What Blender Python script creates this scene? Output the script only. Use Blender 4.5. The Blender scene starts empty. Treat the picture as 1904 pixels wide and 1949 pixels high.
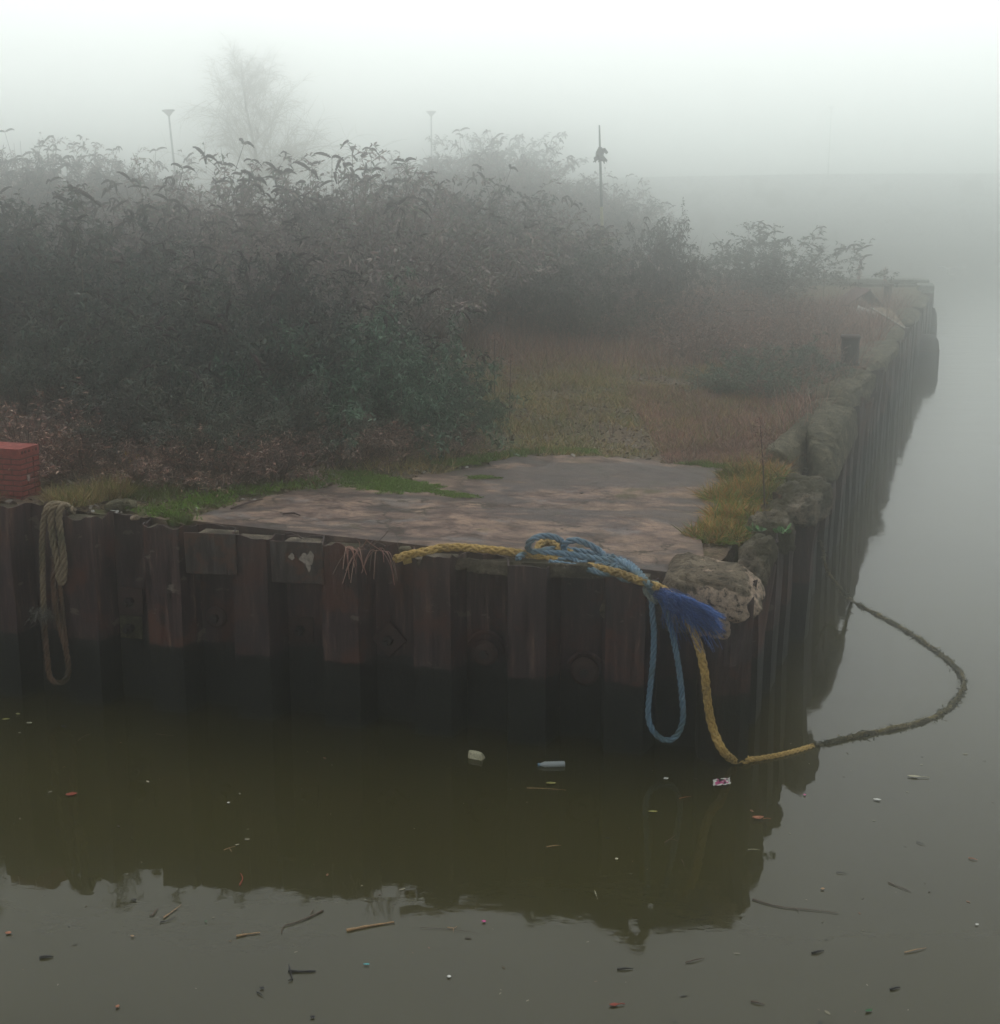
import bpy, math, random
import numpy as np
from mathutils import Vector
from math import radians as R, sin, cos, tan, atan, pi

# ------------------------------------------------------------------ camera, world, sun, exposure
scn = bpy.context.scene
H, PITCH, F = 5.3, R(13.1), 2720.0          # eye height over the water, downward tilt, focal length in pixels of a 1904 wide frame
cam = bpy.data.cameras.new("camera"); cam.sensor_fit = 'HORIZONTAL'; cam.sensor_width = 36; cam.lens = 36 * F / 1904
cam.clip_start = .1; cam.clip_end = 2000
camo = bpy.data.objects.new("camera", cam); scn.collection.objects.link(camo)
camo.location = (0, 0, H); camo.rotation_euler = (pi / 2 - PITCH, 0, 0); scn.camera = camo

SUN_EL, SUN_AZ = R(62), R(5)               # sun behind the fog, ahead and a little to the right
w = bpy.data.worlds.new("World"); scn.world = w; w.use_nodes = True
nt = w.node_tree; nt.nodes.clear()
sky = nt.nodes.new('ShaderNodeTexSky'); sky.sky_type = 'NISHITA'; sky.sun_disc = False
sky.sun_elevation = SUN_EL; sky.sun_rotation = SUN_AZ; sky.dust_density = 1.5; sky.air_density = 1; sky.ozone_density = 1
hs = nt.nodes.new('ShaderNodeHueSaturation'); hs.inputs['Saturation'].default_value = .09
bg = nt.nodes.new('ShaderNodeBackground'); bg.inputs[1].default_value = .12
wo = nt.nodes.new('ShaderNodeOutputWorld')
nt.links.new(sky.outputs[0], hs.inputs['Color']); tint = nt.nodes.new('ShaderNodeMix'); tint.data_type = 'RGBA'; tint.blend_type = 'MULTIPLY'; tint.inputs[0].default_value = 1; tint.inputs[7].default_value = (.976, 1, .972, 1)   # the greenish white of thick river fog
nt.links.new(hs.outputs[0], tint.inputs[6]); nt.links.new(tint.outputs[2], bg.inputs[0]); nt.links.new(bg.outputs[0], wo.inputs[0])
sl = bpy.data.lights.new("sun", 'SUN'); sl.energy = .5; sl.angle = R(40); sl.color = (1, .985, .95)
so = bpy.data.objects.new("sun", sl); scn.collection.objects.link(so)
sdir = Vector((sin(SUN_AZ) * cos(SUN_EL), cos(SUN_AZ) * cos(SUN_EL), sin(SUN_EL)))
so.rotation_euler = sdir.to_track_quat('Z', 'Y').to_euler(); so.location = (0, 0, 60)
scn.view_settings.view_transform = 'Standard'; scn.view_settings.look = 'None'
scn.view_settings.exposure = .70; scn.view_settings.gamma = 1
scn.render.engine = 'CYCLES'
cy = scn.cycles; cy.max_bounces = 16; cy.diffuse_bounces = 3; cy.glossy_bounces = 3; cy.transmission_bounces = 4
cy.volume_bounces = 14; cy.transparent_max_bounces = 8; cy.use_denoising = True; cy.use_adaptive_sampling = False; cy.sample_clamp_indirect = 6
cy.caustics_reflective = False; cy.caustics_refractive = False
try: cy.denoiser = 'OPENIMAGEDENOISE'
except Exception: pass
try: cy.denoising_prefilter = 'ACCURATE'; cy.denoising_quality = 'HIGH'
except Exception: pass

rng = np.random.default_rng(7); random.seed(7)
col = scn.collection

# ------------------------------------------------------------------ picture pixel (1904 wide) -> point on a real plane
CP, SP = cos(PITCH), sin(PITCH)
def ray(x, y):
    u, v = (x - 952) / F, -(y - 974.5) / F
    return np.array([u, CP + v * SP, -SP + v * CP])
def P(x, y, z=0.):                          # on the level z
    d = ray(x, y); return np.array([0, 0, H]) + d * ((z - H) / d[2])
def PY(x, y, Y):                            # at the ground distance Y
    d = ray(x, y); return np.array([0, 0, H]) + d * (Y / d[1])
A = np.array([2.2, 12.43]); UF = np.array([-.9727, .2321]); NF = np.array([-.2321, -.9727])
UR = np.array([.3245, .9459]); NR = np.array([.9459, -.3245]); LR = 39.6
def W(x, y, off=0., O=A, N=NF):             # on the face of the front wall, `off` in front of it
    d = ray(x, y); t = (np.dot(O, N) + off) / np.dot(d[:2], N); return np.array([0, 0, H]) + d * t
def WR(x, y, off=0.): return W(x, y, off, A, NR)
def X_at(xpx, Y, z=2.): return (xpx - 952) / F * (Y * CP + (H - z) * SP)
def smooth(a, b, v): t = np.clip((v - a) / (b - a), 0, 1); return t * t * (3 - 2 * t)
def gz(x, y):                               # height of the quay ground
    x = np.asarray(x, float); y = np.asarray(y, float)
    z = 1.655 + np.clip(2.2 - x, 0, 8.2) * .0505
    b = .035 * np.sin(x * 1.3 + y * .7) * np.sin(y * 1.1 - x * .4)
    m = smooth(.4, 3.0, (x - A[0]) * -NF[0] + (y - A[1]) * -NF[1])
    z = z + b * m
    hill = 3.2 * np.exp(-(((x + 26) / 9.) ** 2 + ((y - 62) / 13.) ** 2)) + 1.2 * smooth(60, 75, y) * smooth(4, -4, x)
    return z + hill

# ------------------------------------------------------------------ mesh helpers
def tag(o, label=None, cat=None, group=None, kind=None):
    if label: o['label'] = label
    if cat: o['category'] = cat
    if group: o['group'] = group
    if kind: o['kind'] = kind
    return o
def empty(name, loc, label, cat, group=None, rz=0):
    o = bpy.data.objects.new(name, None); col.objects.link(o); o.location = loc; o.rotation_euler[2] = rz
    o.empty_display_size = .2; return tag(o, label, cat, group)
def link(name, me, parent=None, loc=None):
    o = bpy.data.objects.new(name, me); col.objects.link(o)
    if parent is not None: o.parent = parent
    if loc is not None: o.location = loc
    return o
def np_mesh(name, V, Fq, mat, shade=False, mats=None, midx=None):
    """V (n,3); Fq (m,3) or (m,4) index array."""
    me = bpy.data.meshes.new(name); V = np.asarray(V, np.float32); Fq = np.asarray(Fq, np.int32); k = Fq.shape[1]
    me.vertices.add(len(V)); me.vertices.foreach_set('co', V.ravel())
    me.loops.add(Fq.size); me.loops.foreach_set('vertex_index', Fq.ravel())
    me.polygons.add(len(Fq)); me.polygons.foreach_set('loop_start', np.arange(0, Fq.size, k, dtype=np.int32))
    try: me.polygons.foreach_set('loop_total', np.full(len(Fq), k, np.int32))
    except Exception: pass
    for m in (mats or [mat]): me.materials.append(m)
    if midx is not None: me.polygons.foreach_set('material_index', np.asarray(midx, np.int32))
    me.polygons.foreach_set('use_smooth', np.full(len(Fq), bool(shade)))
    me.update(calc_edges=True); me.validate(); return me
class MB:
    def __init__(s): s.v = []; s.f = []; s.m = []
    def add(s, V, Fs, m=0):
        o = len(s.v); s.v += [tuple(map(float, p)) for p in V]; s.f += [tuple(int(i) + o for i in f) for f in Fs]; s.m += [m] * len(Fs)
        return s
    def box(s, c, d, rz=0, rx=0, ry=0, m=0, taper=1):
        V = []
        for z in (-1, 1):
            for x, y in ((-1, -1), (1, -1), (1, 1), (-1, 1)):
                k = taper if z > 0 else 1
                V.append(Vector((x * d[0] / 2 * k, y * d[1] / 2 * k, z * d[2] / 2)))
        from mathutils import Euler
        M = Euler((rx, ry, rz)).to_matrix()
        V = [M @ p + Vector(c) for p in V]
        return s.add(V, [(3, 2, 1, 0), (4, 5, 6, 7), (0, 1, 5, 4), (1, 2, 6, 5), (2, 3, 7, 6), (3, 0, 4, 7)], m)
    def tube(s, pts, rad, n=8, m=0, caps=True):
        pts = np.asarray(pts, float); k = len(pts); rad = np.broadcast_to(np.asarray(rad, float), (k,))
        T, U, B = frames(pts); a = np.linspace(0, 2 * pi, n, endpoint=False)
        V = (pts[:, None] + rad[:, None, None] * (np.cos(a)[None, :, None] * U[:, None] + np.sin(a)[None, :, None] * B[:, None])).reshape(-1, 3)
        Fs = [(i * n + j, i * n + (j + 1) % n, (i + 1) * n + (j + 1) % n, (i + 1) * n + j) for i in range(k - 1) for j in range(n)]
        if caps: Fs += [tuple(range(n - 1, -1, -1)), tuple(range((k - 1) * n, k * n))]
        return s.add(V, Fs, m)
    def lathe(s, prof, n=20, c=(0, 0, 0), m=0):
        V = [(c[0] + r * cos(2 * pi * j / n), c[1] + r * sin(2 * pi * j / n), c[2] + z) for r, z in prof for j in range(n)]
        Fs = [(i * n + j, i * n + (j + 1) % n, (i + 1) * n + (j + 1) % n, (i + 1) * n + j) for i in range(len(prof) - 1) for j in range(n)]
        Fs += [tuple(range(n - 1, -1, -1)), tuple(range((len(prof) - 1) * n, len(prof) * n))]
        return s.add(V, Fs, m)
    def mesh(s, name, *mats, smooth=False, bevel=0):
        me = bpy.data.meshes.new(name); me.from_pydata(s.v, [], s.f)
        for m in mats: me.materials.append(m)
        me.polygons.foreach_set('material_index', s.m); me.polygons.foreach_set('use_smooth', [smooth] * len(s.f)); me.update()
        return me
    def build(s, name, *mats, parent=None, loc=None, smooth=False, bevel=0):
        o = link(name, s.mesh(name, *mats, smooth=smooth), parent, loc)
        if bevel:
            b = o.modifiers.new('bevel', 'BEVEL'); b.width = bevel; b.segments = 2; b.limit_method = 'ANGLE'
        return o
def frames(pts):
    T = np.gradient(pts, axis=0); T /= np.linalg.norm(T, axis=1)[:, None] + 1e-9
    U = np.zeros_like(T); a = np.array([0, 0, 1.]) if abs(T[0, 2]) < .9 else np.array([1., 0, 0])
    u = np.cross(T[0], a); u /= np.linalg.norm(u); U[0] = u
    for i in range(1, len(T)):
        u = u - T[i] * np.dot(u, T[i]); u /= np.linalg.norm(u) + 1e-9; U[i] = u
    return T, U, np.cross(T, U)
def spline(pts, step=.02):
    p = np.asarray(pts, float); p = np.vstack([2 * p[0] - p[1], p, 2 * p[-1] - p[-2]]); out = []
    for i in range(1, len(p) - 2):
        n = max(2, int(np.linalg.norm(p[i + 1] - p[i]) / (step / 4)))
        t = np.linspace(0, 1, n, endpoint=False)[:, None]
        out.append(.5 * (2 * p[i] + (p[i + 1] - p[i - 1]) * t + (2 * p[i - 1] - 5 * p[i] + 4 * p[i + 1] - p[i + 2]) * t ** 2 + (3 * p[i] - p[i - 1] - 3 * p[i + 1] + p[i + 2]) * t ** 3))
    q = np.vstack(out + [p[-2][None]]); L = np.r_[0, np.cumsum(np.linalg.norm(np.diff(q, axis=0), axis=1))]
    s = np.linspace(0, L[-1], max(4, int(L[-1] / step))); return np.stack([np.interp(s, L, q[:, k]) for k in range(3)], 1)

def tubes(Pn, Rn, sides=3):
    """Pn (N,K,3) polylines, Rn (N,K) radii -> V, F(quads)"""
    N, K, _ = Pn.shape; T = np.gradient(Pn, axis=1); T /= np.linalg.norm(T, axis=2)[..., None] + 1e-9
    a = np.where(np.abs(T[..., 2:3]) < .8, np.array([0, 0, 1.]), np.array([1., 0, 0])); U = np.cross(T, a); U /= np.linalg.norm(U, axis=2)[..., None] + 1e-9
    B = np.cross(T, U); ang = np.linspace(0, 2 * pi, sides, endpoint=False)
    V = Pn[:, :, None] + Rn[:, :, None, None] * (np.cos(ang)[:, None] * U[:, :, None] + np.sin(ang)[:, None] * B[:, :, None])
    idx = np.arange(N * K * sides).reshape(N, K, sides); a0 = idx[:, :-1]; a1 = idx[:, 1:]
    return V.reshape(-1, 3), np.stack([a0, np.roll(a0, -1, 2), np.roll(a1, -1, 2), a1], -1).reshape(-1, 4)
def blades(base, d, L, wd, prof, droop, side=None):
    """strips: base (N,3), d (N,3) unit, L,wd,droop (N,), prof list of widths"""
    N = len(base); K = len(prof); t = np.linspace(0, 1, K)
    if side is None: side = rng.normal(size=(N, 3))
    S = np.cross(d, side); S /= np.linalg.norm(S, axis=1)[:, None] + 1e-9
    C = base[:, None] + d[:, None] * (L[:, None] * t)[..., None]
    C[..., 2] -= (droop * L)[:, None] * t ** 2
    wv = (wd[:, None] * np.array(prof)[None])[..., None] * S[:, None] * .5
    V = np.stack([C - wv, C + wv], 2); idx = np.arange(N * K * 2).reshape(N, K, 2)
    return V.reshape(-1, 3), np.stack([idx[:, :-1, 0], idx[:, :-1, 1], idx[:, 1:, 1], idx[:, 1:, 0]], -1).reshape(-1, 4)
def cat(*vf):
    V = []; Fq = []; o = 0
    for v, f in vf: V.append(v); Fq.append(f + o); o += len(v)
    return np.vstack(V), np.vstack(Fq)
def unit(v): return v / (np.linalg.norm(v, axis=-1, keepdims=True) + 1e-9)

# ------------------------------------------------------------------ materials
class NT:
    def __init__(s, name):
        s.m = bpy.data.materials.new(name); s.m.use_nodes = True; s.t = s.m.node_tree; s.t.nodes.clear()
        s.out = s.n('ShaderNodeOutputMaterial'); s.b = s.n('ShaderNodeBsdfPrincipled'); s.l(s.b.outputs[0], s.out.inputs['Surface'])
        s.tc = s.n('ShaderNodeTexCoord')
    def n(s, t, **k):
        x = s.t.nodes.new(t)
        for a, v in k.items(): setattr(x, a, v)
        return x
    def l(s, a, b): s.t.links.new(a, b)
    def vec(s, scale=(1, 1, 1), obj=False):
        mp = s.n('ShaderNodeMapping'); mp.inputs['Scale'].default_value = scale
        if obj: s.l(s.tc.outputs['Object'], mp.inputs[0])
        else:
            g = s.n('ShaderNodeNewGeometry'); s.l(g.outputs['Position'], mp.inputs[0])
        return mp.outputs[0]
    def noise(s, scale, detail=6, rough=.6, vec=None, dist=0):
        x = s.n('ShaderNodeTexNoise'); x.inputs['Scale'].default_value = scale; x.inputs['Detail'].default_value = detail
        x.inputs['Roughness'].default_value = rough; x.inputs['Distortion'].default_value = dist
        s.l(vec if vec is not None else s.vec(), x.inputs['Vector']); return x.outputs['Fac']
    def ramp(s, fac, stops, interp='LINEAR'):
        r = s.n('ShaderNodeValToRGB'); r.color_ramp.interpolation = interp; e = r.color_ramp.elements
        while len(e) < len(stops): e.new(.5)
        for i, (p, c) in enumerate(stops):
            e[i].position = p; e[i].color = (*c, 1) if not np.isscalar(c) else (c, c, c, 1)
        s.l(fac, r.inputs[0]); return r.outputs[0]
    def mix(s, fac, a, b, mode='MIX'):
        x = s.n('ShaderNodeMix', data_type='RGBA', blend_type=mode)
        for k, v in ((0, fac), (6, a), (7, b)):
            if isinstance(v, (int, float)): x.inputs[k].default_value = v
            elif isinstance(v, tuple): x.inputs[k].default_value = (*v, 1)
            else: s.l(v, x.inputs[k])
        return x.outputs[2]
    def math(s, op, a, b=0.):
        x = s.n('ShaderNodeMath', operation=op)
        for k, v in ((0, a), (1, b)):
            if isinstance(v, (int, float)): x.inputs[k].default_value = v
            else: s.l(v, x.inputs[k])
        return x.outputs[0]
    def bump(s, h, dist, strength=1, prev=None):
        x = s.n('ShaderNodeBump'); x.inputs['Distance'].default_value = dist; x.inputs['Strength'].default_value = strength
        s.l(h, x.inputs['Height'])
        if prev is not None: s.l(prev, x.inputs['Normal'])
        return x.outputs[0]
    def fin(s, color=None, rough=None, normal=None, spec=None):
        for k, v in (('Base Color', color), ('Roughness', rough), ('Specular IOR Level', spec)):
            if v is None: continue
            if isinstance(v, tuple): s.b.inputs[k].default_value = (*v, 1)
            elif isinstance(v, (int, float)): s.b.inputs[k].default_value = v
            else: s.l(v, s.b.inputs[k])
        if normal is not None: s.l(normal, s.b.inputs['Normal'])
        return s.m
def m_plain(name, c, rough=.8, var=.35, scale=12, bump=.004, spec=.3, obj=True):
    q = NT(name); v = q.vec(obj=obj); f = q.noise(scale, 6, .65, v)
    lo = tuple(x * (1 - var) for x in c); hi = tuple(min(1, x * (1 + var)) for x in c)
    return q.fin(q.ramp(f, [(.3, lo), (.7, hi)]), rough, q.bump(f, bump), spec)
def m_leaf(name, cols, rough=.75, spec=.2):
    q = NT(name); g = q.n('ShaderNodeNewGeometry'); n = len(cols)
    c = q.ramp(g.outputs['Random Per Island'], [(i / n, k) for i, k in enumerate(cols)], 'CONSTANT')
    f = q.noise(1.1, 3, .5, q.vec())
    c = q.mix(q.ramp(f, [(.35, 0.), (.65, 1.)]), q.mix(1., c, (.72, .74, .78), 'MULTIPLY'), c)
    return q.fin(c, rough, None, spec)

def m_water():
    q = NT('river_water'); g = q.vec()
    st = q.vec((1, 1.5, 1))
    big = q.noise(.9, 2, .5, st); mid = q.noise(7, 3, .55, st, .4); fine = q.noise(17, 2, .6, q.vec((1, 2.2, 1)))
    riv = q.n('ShaderNodeSeparateXYZ'); q.l(g, riv.inputs[0]); opn = q.ramp(q.math('SUBTRACT', q.math('MULTIPLY', riv.outputs[0], .16), q.math('MULTIPLY', riv.outputs[1], .0)), [(.35, .35), (.95, 1.)]); calm = q.ramp(q.noise(.16, 2, .5, g), [(.38, .15), (.62, 1.)])
    calm = q.math('MULTIPLY', calm, opn); far_ = q.ramp(q.math('MULTIPLY', riv.outputs[1], .01), [(.16, 0.), (.6, 1.)]); lng = q.math('MULTIPLY', q.noise(.5, 3, .5, q.vec((1, 2.6, 1))), far_)
    n = q.bump(big, .0030); n = q.bump(lng, .022, 1, n); n = q.bump(q.math('MULTIPLY', mid, calm), .0024, 1, n); n = q.bump(q.math('MULTIPLY', fine, calm), .00032, 1, n)
    c = q.mix(q.ramp(q.noise(.25, 3, .5, g), [(.35, 0.), (.65, 1.)]), (.029, .026, .0090), (.037, .034, .0120))
    q.b.inputs['IOR'].default_value = 1.33
    return q.fin(c, .02, n, .5)
def m_pile():
    q = NT('rusted_sheet_steel'); g = q.n('ShaderNodeNewGeometry'); sep = q.n('ShaderNodeSeparateXYZ'); q.l(g.outputs['Position'], sep.inputs[0])
    v1 = q.vec((3, 3, .35)); streak = q.noise(5, 7, .7, v1); blot = q.noise(2.2, 6, .65, q.vec()); fine = q.noise(26, 5, .7, q.vec())
    rnd = q.n('ShaderNodeObjectInfo')
    up = q.ramp(streak, [(.38, (.010, .006, .006)), (.47, (.034, .018, .019)), (.55, (.060, .033, .033)), (.62, (.12, .068, .055)), (.68, (.24, .15, .105))])
    up = q.mix(q.ramp(blot, [(.54, 0.), (.62, .8)]), up, (.105, .038, .022))          # orange rust bloom
    up = q.mix(q.ramp(q.noise(3.1, 4, .6, q.vec((1, 1, 1.7))), [(.645, 0.), (.67, .6)]), up, (.26, .22, .18))   # flaked pale paint
    up = q.mix(q.math('MULTIPLY', rnd.outputs['Random'], .5), up, (.028, .020, .021))
    lo = q.ramp(fine, [(.4, (.003, .0035, .003)), (.58, (.008, .009, .0065)), (.68, (.026, .026, .014))])
    edge = q.math('ADD', sep.outputs[2], q.math('MULTIPLY', q.noise(4, 5, .6, q.vec()), .16))
    edge = q.math('ADD', edge, q.math('MULTIPLY', rnd.outputs['Random'], .05))
    k = q.ramp(edge, [(.79, 0.), (.815, 1.)])
    c = q.mix(k, lo, up)
    n = q.bump(streak, .012); n = q.bump(fine, .006, 1, n)
    return q.fin(c, q.ramp(blot, [(.3, .5), (.7, .85)]), n, .3)
def m_concrete(name, cols, moss=.4, sc=1., bump=.02, rough=.88):
    q = NT(name); v = q.vec(); a = q.noise(3.2 * sc, 8, .7, v); b = q.noise(1.1 * sc, 5, .6, v); f = q.noise(13 * sc, 6, .8, v)
    c = q.ramp(a, [(.38, cols[0]), (.5, cols[1]), (.60, cols[2])])
    c = q.mix(q.ramp(b, [(.62 - moss * .35, 0.), (.70 - moss * .25, .85)]), c, (.055, .052, .022))
    c = q.mix(q.ramp(f, [(.40, .8), (.47, 0.)]), c, (.035, .03, .022))
    n = q.bump(a, bump * 1.8); n = q.bump(f, bump * 1.1, 1, n)
    return q.fin(c, rough, n, .25)
def m_corner():                             # weathered skin with pale freshly broken patches
    q = NT('corner_concrete'); v = q.vec(); a = q.noise(4.5, 8, .75, v); b = q.noise(1.5, 5, .55, q.vec((1, 1, 1.6)), .3); f = q.noise(18, 6, .8, v)
    c = q.ramp(a, [(.38, (.09, .074, .048)), (.5, (.22, .175, .12)), (.60, (.34, .28, .20))])
    c = q.mix(q.ramp(b, [(.50, 0.), (.52, 1.)]), c, q.ramp(f, [(.36, (.17, .12, .09)), (.47, (.52, .39, .29)), (.6, (.74, .58, .44))]))
    c = q.mix(q.ramp(f, [(.40, .85), (.46, 0.)]), c, (.05, .04, .03))
    return q.fin(c, .9, q.bump(a, .05, 1, q.bump(f, .02)), .2)
def m_slab():
    q = NT('worn_concrete_slab'); v = q.vec(); st = q.vec((.9, 1.2, 1))
    big = q.noise(.8, 6, .65, st, .5); mid = q.noise(3.0, 8, .72, st, .3); f = q.noise(17, 6, .85, v); wet = q.noise(.5, 7, .62, q.vec((.7, 1.9, 1)), .8); blot = q.noise(5.5, 6, .7, q.vec((.7, 1.5, 1)), .4)
    c = q.ramp(mid, [(.38, (.055, .040, .035)), (.46, (.12, .088, .076)), (.53, (.19, .14, .115)), (.62, (.30, .22, .165))])
    c = q.mix(q.ramp(big, [(.50, 0.), (.60, .4)]), c, (.25, .19, .13))
    c = q.mix(q.ramp(q.noise(1.6, 7, .7, st, .3), [(.56, 0.), (.64, .6)]), c, (.17, .175, .18))
    c = q.mix(q.ramp(blot, [(.36, .75), (.44, 0.)]), c, (.045, .038, .034))
    w_ = q.ramp(wet, [(.47, 0.), (.52, 1.)])
    c = q.mix(q.math('MULTIPLY', w_, .8), c, (.040, .034, .033))
    c = q.mix(q.ramp(f, [(.40, .7), (.46, 0.)]), c, (.03, .026, .024))
    c = q.mix(q.ramp(q.noise(.9, 6, .7, q.vec((1, 1, 1)), .6), [(.60, 0.), (.66, .7)]), c, (.055, .06, .022))
    vo = q.n('ShaderNodeTexVoronoi', feature='DISTANCE_TO_EDGE'); vo.inputs['Scale'].default_value = .55; wv = q.n('ShaderNodeVectorMath', operation='ADD'); wn = q.n('ShaderNodeTexNoise'); wn.inputs['Scale'].default_value = 2.5; wn.inputs['Detail'].default_value = 6
    q.l(v, wn.inputs['Vector']); q.l(v, wv.inputs[0]); q.l(wn.outputs['Color'], wv.inputs[1]); q.l(wv.outputs[0], vo.inputs['Vector'])
    c = q.mix(q.ramp(vo.outputs['Distance'], [(.004, .85), (.014, 0.)]), c, (.025, .024, .015))
    c = q.mix(1., c, (1.08, 1.01, .98), 'MULTIPLY')
    return q.fin(c, q.ramp(wet, [(.46, .85), (.54, .62)]), q.bump(mid, .016, 1, q.bump(f, .010)), .22)
def m_ground():
    q = NT('rough_soil'); v = q.vec(); a = q.noise(2.1, 8, .72, v); f = q.noise(24, 5, .75, v); b = q.noise(.5, 5, .6, v)
    c = q.ramp(f, [(.38, (.028, .02, .015)), (.48, (.11, .08, .055)), (.56, (.19, .135, .09)), (.64, (.32, .25, .18))])
    c = q.mix(q.ramp(a, [(.5, 0.), (.58, .75)]), c, (.07, .09, .022))
    return q.fin(c, .95, q.bump(a, .05, 1, q.bump(f, .02)), .15)
def m_rope(name, cols, sc=40, grime=.3, grimec=(.05, .06, .03)):
    q = NT(name); v = q.vec(); a = q.noise(2.6, 5, .6, v); f = q.noise(sc, 5, .7, v)
    c = q.ramp(f, [(.3, cols[0]), (.5, cols[1]), (.7, cols[2])])
    c = q.mix(q.ramp(a, [(.6 - grime * .3, 0.), (.72 - grime * .2, .8)]), c, grimec)
    return q.fin(c, .85, q.bump(f, .004), .2)
M = {}
M['water'] = m_water(); M['pile'] = m_pile(); M['slab'] = m_slab(); M['soil'] = m_ground()
M['conc'] = m_concrete('broken_concrete', [(.07, .058, .042), (.18, .15, .11), (.34, .28, .21)], .5, 1.6, .04)
M['conc_pale'] = m_concrete('freshly_broken_concrete', [(.16, .12, .085), (.36, .27, .20), (.52, .41, .31)], .12, 2.2)
M['conc_corner'] = m_corner()
M['conc_moss'] = m_concrete('mossy_concrete', [(.055, .05, .028), (.15, .135, .08), (.26, .23, .15)], .45, 2.6, .035)
M['conc_far'] = m_concrete('grey_quay_concrete', [(.15, .17, .15), (.22, .24, .21), (.29, .31, .27)], .25)
M['bank'] = m_concrete('embankment_face', [(.40, .41, .39), (.46, .47, .45), (.52, .53, .51)], .2, .3)
M['steel'] = m_plain('dark_steel', (.022, .019, .019), .6, .4, 20)
q = NT('blotched_patch_plate'); a_ = q.noise(7, 7, .75, q.vec((2.4, 2.4, .5))); b_ = q.noise(5, 5, .7, q.vec())
M['plate'] = q.fin(q.mix(q.ramp(b_, [(.50, 0.), (.58, .8)]), q.ramp(a_, [(.40, (.022, .016, .015)), (.5, (.038, .029, .027)), (.58, (.062, .052, .046)), (.66, (.13, .11, .09))]), (.10, .042, .024)), .6, q.bump(a_, .01), .3)
M['rust'] = m_plain('brown_rust', (.048, .028, .024), .85, .4, 14, .008)
M['flake'] = m_plain('pale_flaked_paint', (.30, .26, .22), .8, .4, 30)
M['brick'] = m_plain('red_brick', (.25, .058, .048), .85, .5, 18, .008)
M['mortar'] = m_plain('brick_mortar', (.05, .036, .028), .95, .4, 40)
M['hole_shade'] = m_plain('painted_hole_shade', (.02, .012, .011), .9, .2)
M['blue'] = m_rope('blue_rope', [(.07, .13, .20), (.13, .215, .295), (.20, .29, .35)], 40, .35, (.08, .11, .085))
M['bluefray'] = m_leaf('blue_fibre', [(.06, .15, .42), (.10, .21, .56), (.04, .09, .27), (.15, .26, .52), (.05, .12, .36)])
M['yellow'] = m_rope('yellow_rope', [(.21, .125, .035), (.44, .29, .095), (.62, .45, .17)], 46, .42, (.13, .09, .03))
M['weedrope'] = m_rope('weedy_rope', [(.03, .03, .015), (.11, .09, .04), (.36, .28, .13)], 22, .4, (.02, .027, .017))
M['hemp'] = m_rope('weathered_rope', [(.10, .075, .045), (.20, .155, .10), (.30, .24, .16)], 40, .45, (.06, .07, .035))
M['hempred'] = m_rope('rusty_rope', [(.06, .035, .022), (.12, .07, .045), (.17, .11, .075)], 40, .5, (.035, .035, .022))
M['leaf'] = m_leaf('shrub_leaf', [(.060, .090, .068), (.085, .115, .084), (.036, .058, .042), (.12, .15, .11), (.08, .085, .06), (.065, .10, .07), (.15, .14, .10), (.05, .035, .03)])
M['leafg'] = m_leaf('green_shrub_leaf', [(.08, .16, .10), (.13, .23, .145), (.045, .09, .058), (.22, .32, .22), (.09, .15, .09), (.05, .1, .06)])
M['leafd'] = m_leaf('dark_shrub_leaf', [(.045, .068, .05), (.065, .085, .06), (.030, .044, .033), (.09, .085, .065), (.075, .05, .045), (.10, .07, .06), (.04, .06, .05)])
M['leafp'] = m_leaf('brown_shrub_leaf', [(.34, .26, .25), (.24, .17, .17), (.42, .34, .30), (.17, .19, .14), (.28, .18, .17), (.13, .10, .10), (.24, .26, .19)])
M['stem'] = m_leaf('shrub_stem', [(.12, .08, .065), (.17, .125, .10), (.08, .055, .05), (.26, .20, .15)])
M['head'] = m_plain('dead_flower_head', (.034, .013, .013), .95, .5, 30)
M['grass'] = m_leaf('dry_grass', [(.46, .33, .14), (.32, .25, .09), (.24, .26, .07), (.52, .39, .19), (.28, .18, .10), (.20, .23, .06)])
M['green'] = m_leaf('short_green_grass', [(.09, .16, .03), (.12, .18, .035), (.10, .12, .03), (.15, .17, .05), (.14, .11, .05)])
M['moss'] = m_leaf('bright_moss', [(.12, .26, .02), (.17, .32, .03), (.09, .17, .025), (.14, .15, .04), (.20, .30, .05)])
M['orange'] = m_leaf('orange_weed', [(.52, .27, .06), (.40, .24, .05), (.24, .26, .04), (.60, .34, .10), (.14, .26, .05), (.40, .18, .06)])
M['brownweed'] = m_leaf('brown_weed', [(.38, .18, .14), (.44, .25, .19), (.22, .125, .11), (.52, .34, .26), (.18, .14, .11)])
M['bright'] = m_leaf('bright_leaf', [(.09, .22, .07), (.13, .27, .10), (.17, .30, .14)])
M['litter'] = m_leaf('ground_litter', [(.20, .17, .14), (.10, .07, .05), (.38, .36, .33), (.07, .05, .04), (.15, .11, .08), (.09, .075, .06)])
M['bark'] = m_plain('pale_birch_bark', (.26, .24, .20), .9, .3, 6)
M['twig'] = m_plain('birch_twig', (.42, .40, .34), .9, .3, 6)
M['lamp'] = m_plain('grey_lamp_metal', (.2, .22, .22), .5, .15)
M['lampw'] = m_plain('lamp_diffuser', (.5, .5, .48), .4, .1)
M['white'] = m_plain('white_paint', (.62, .62, .58), .6, .15, 20)
M['bottle'] = None

# ------------------------------------------------------------------ structure: water, ground, slab, far bank
V = [(-300, -60, 0), (300, -60, 0), (300, 400, 0), (-300, 400, 0)]
tag(MB().add(V, [(0, 1, 2, 3)]).build('river_water', M['water']), kind='structure')

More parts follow.
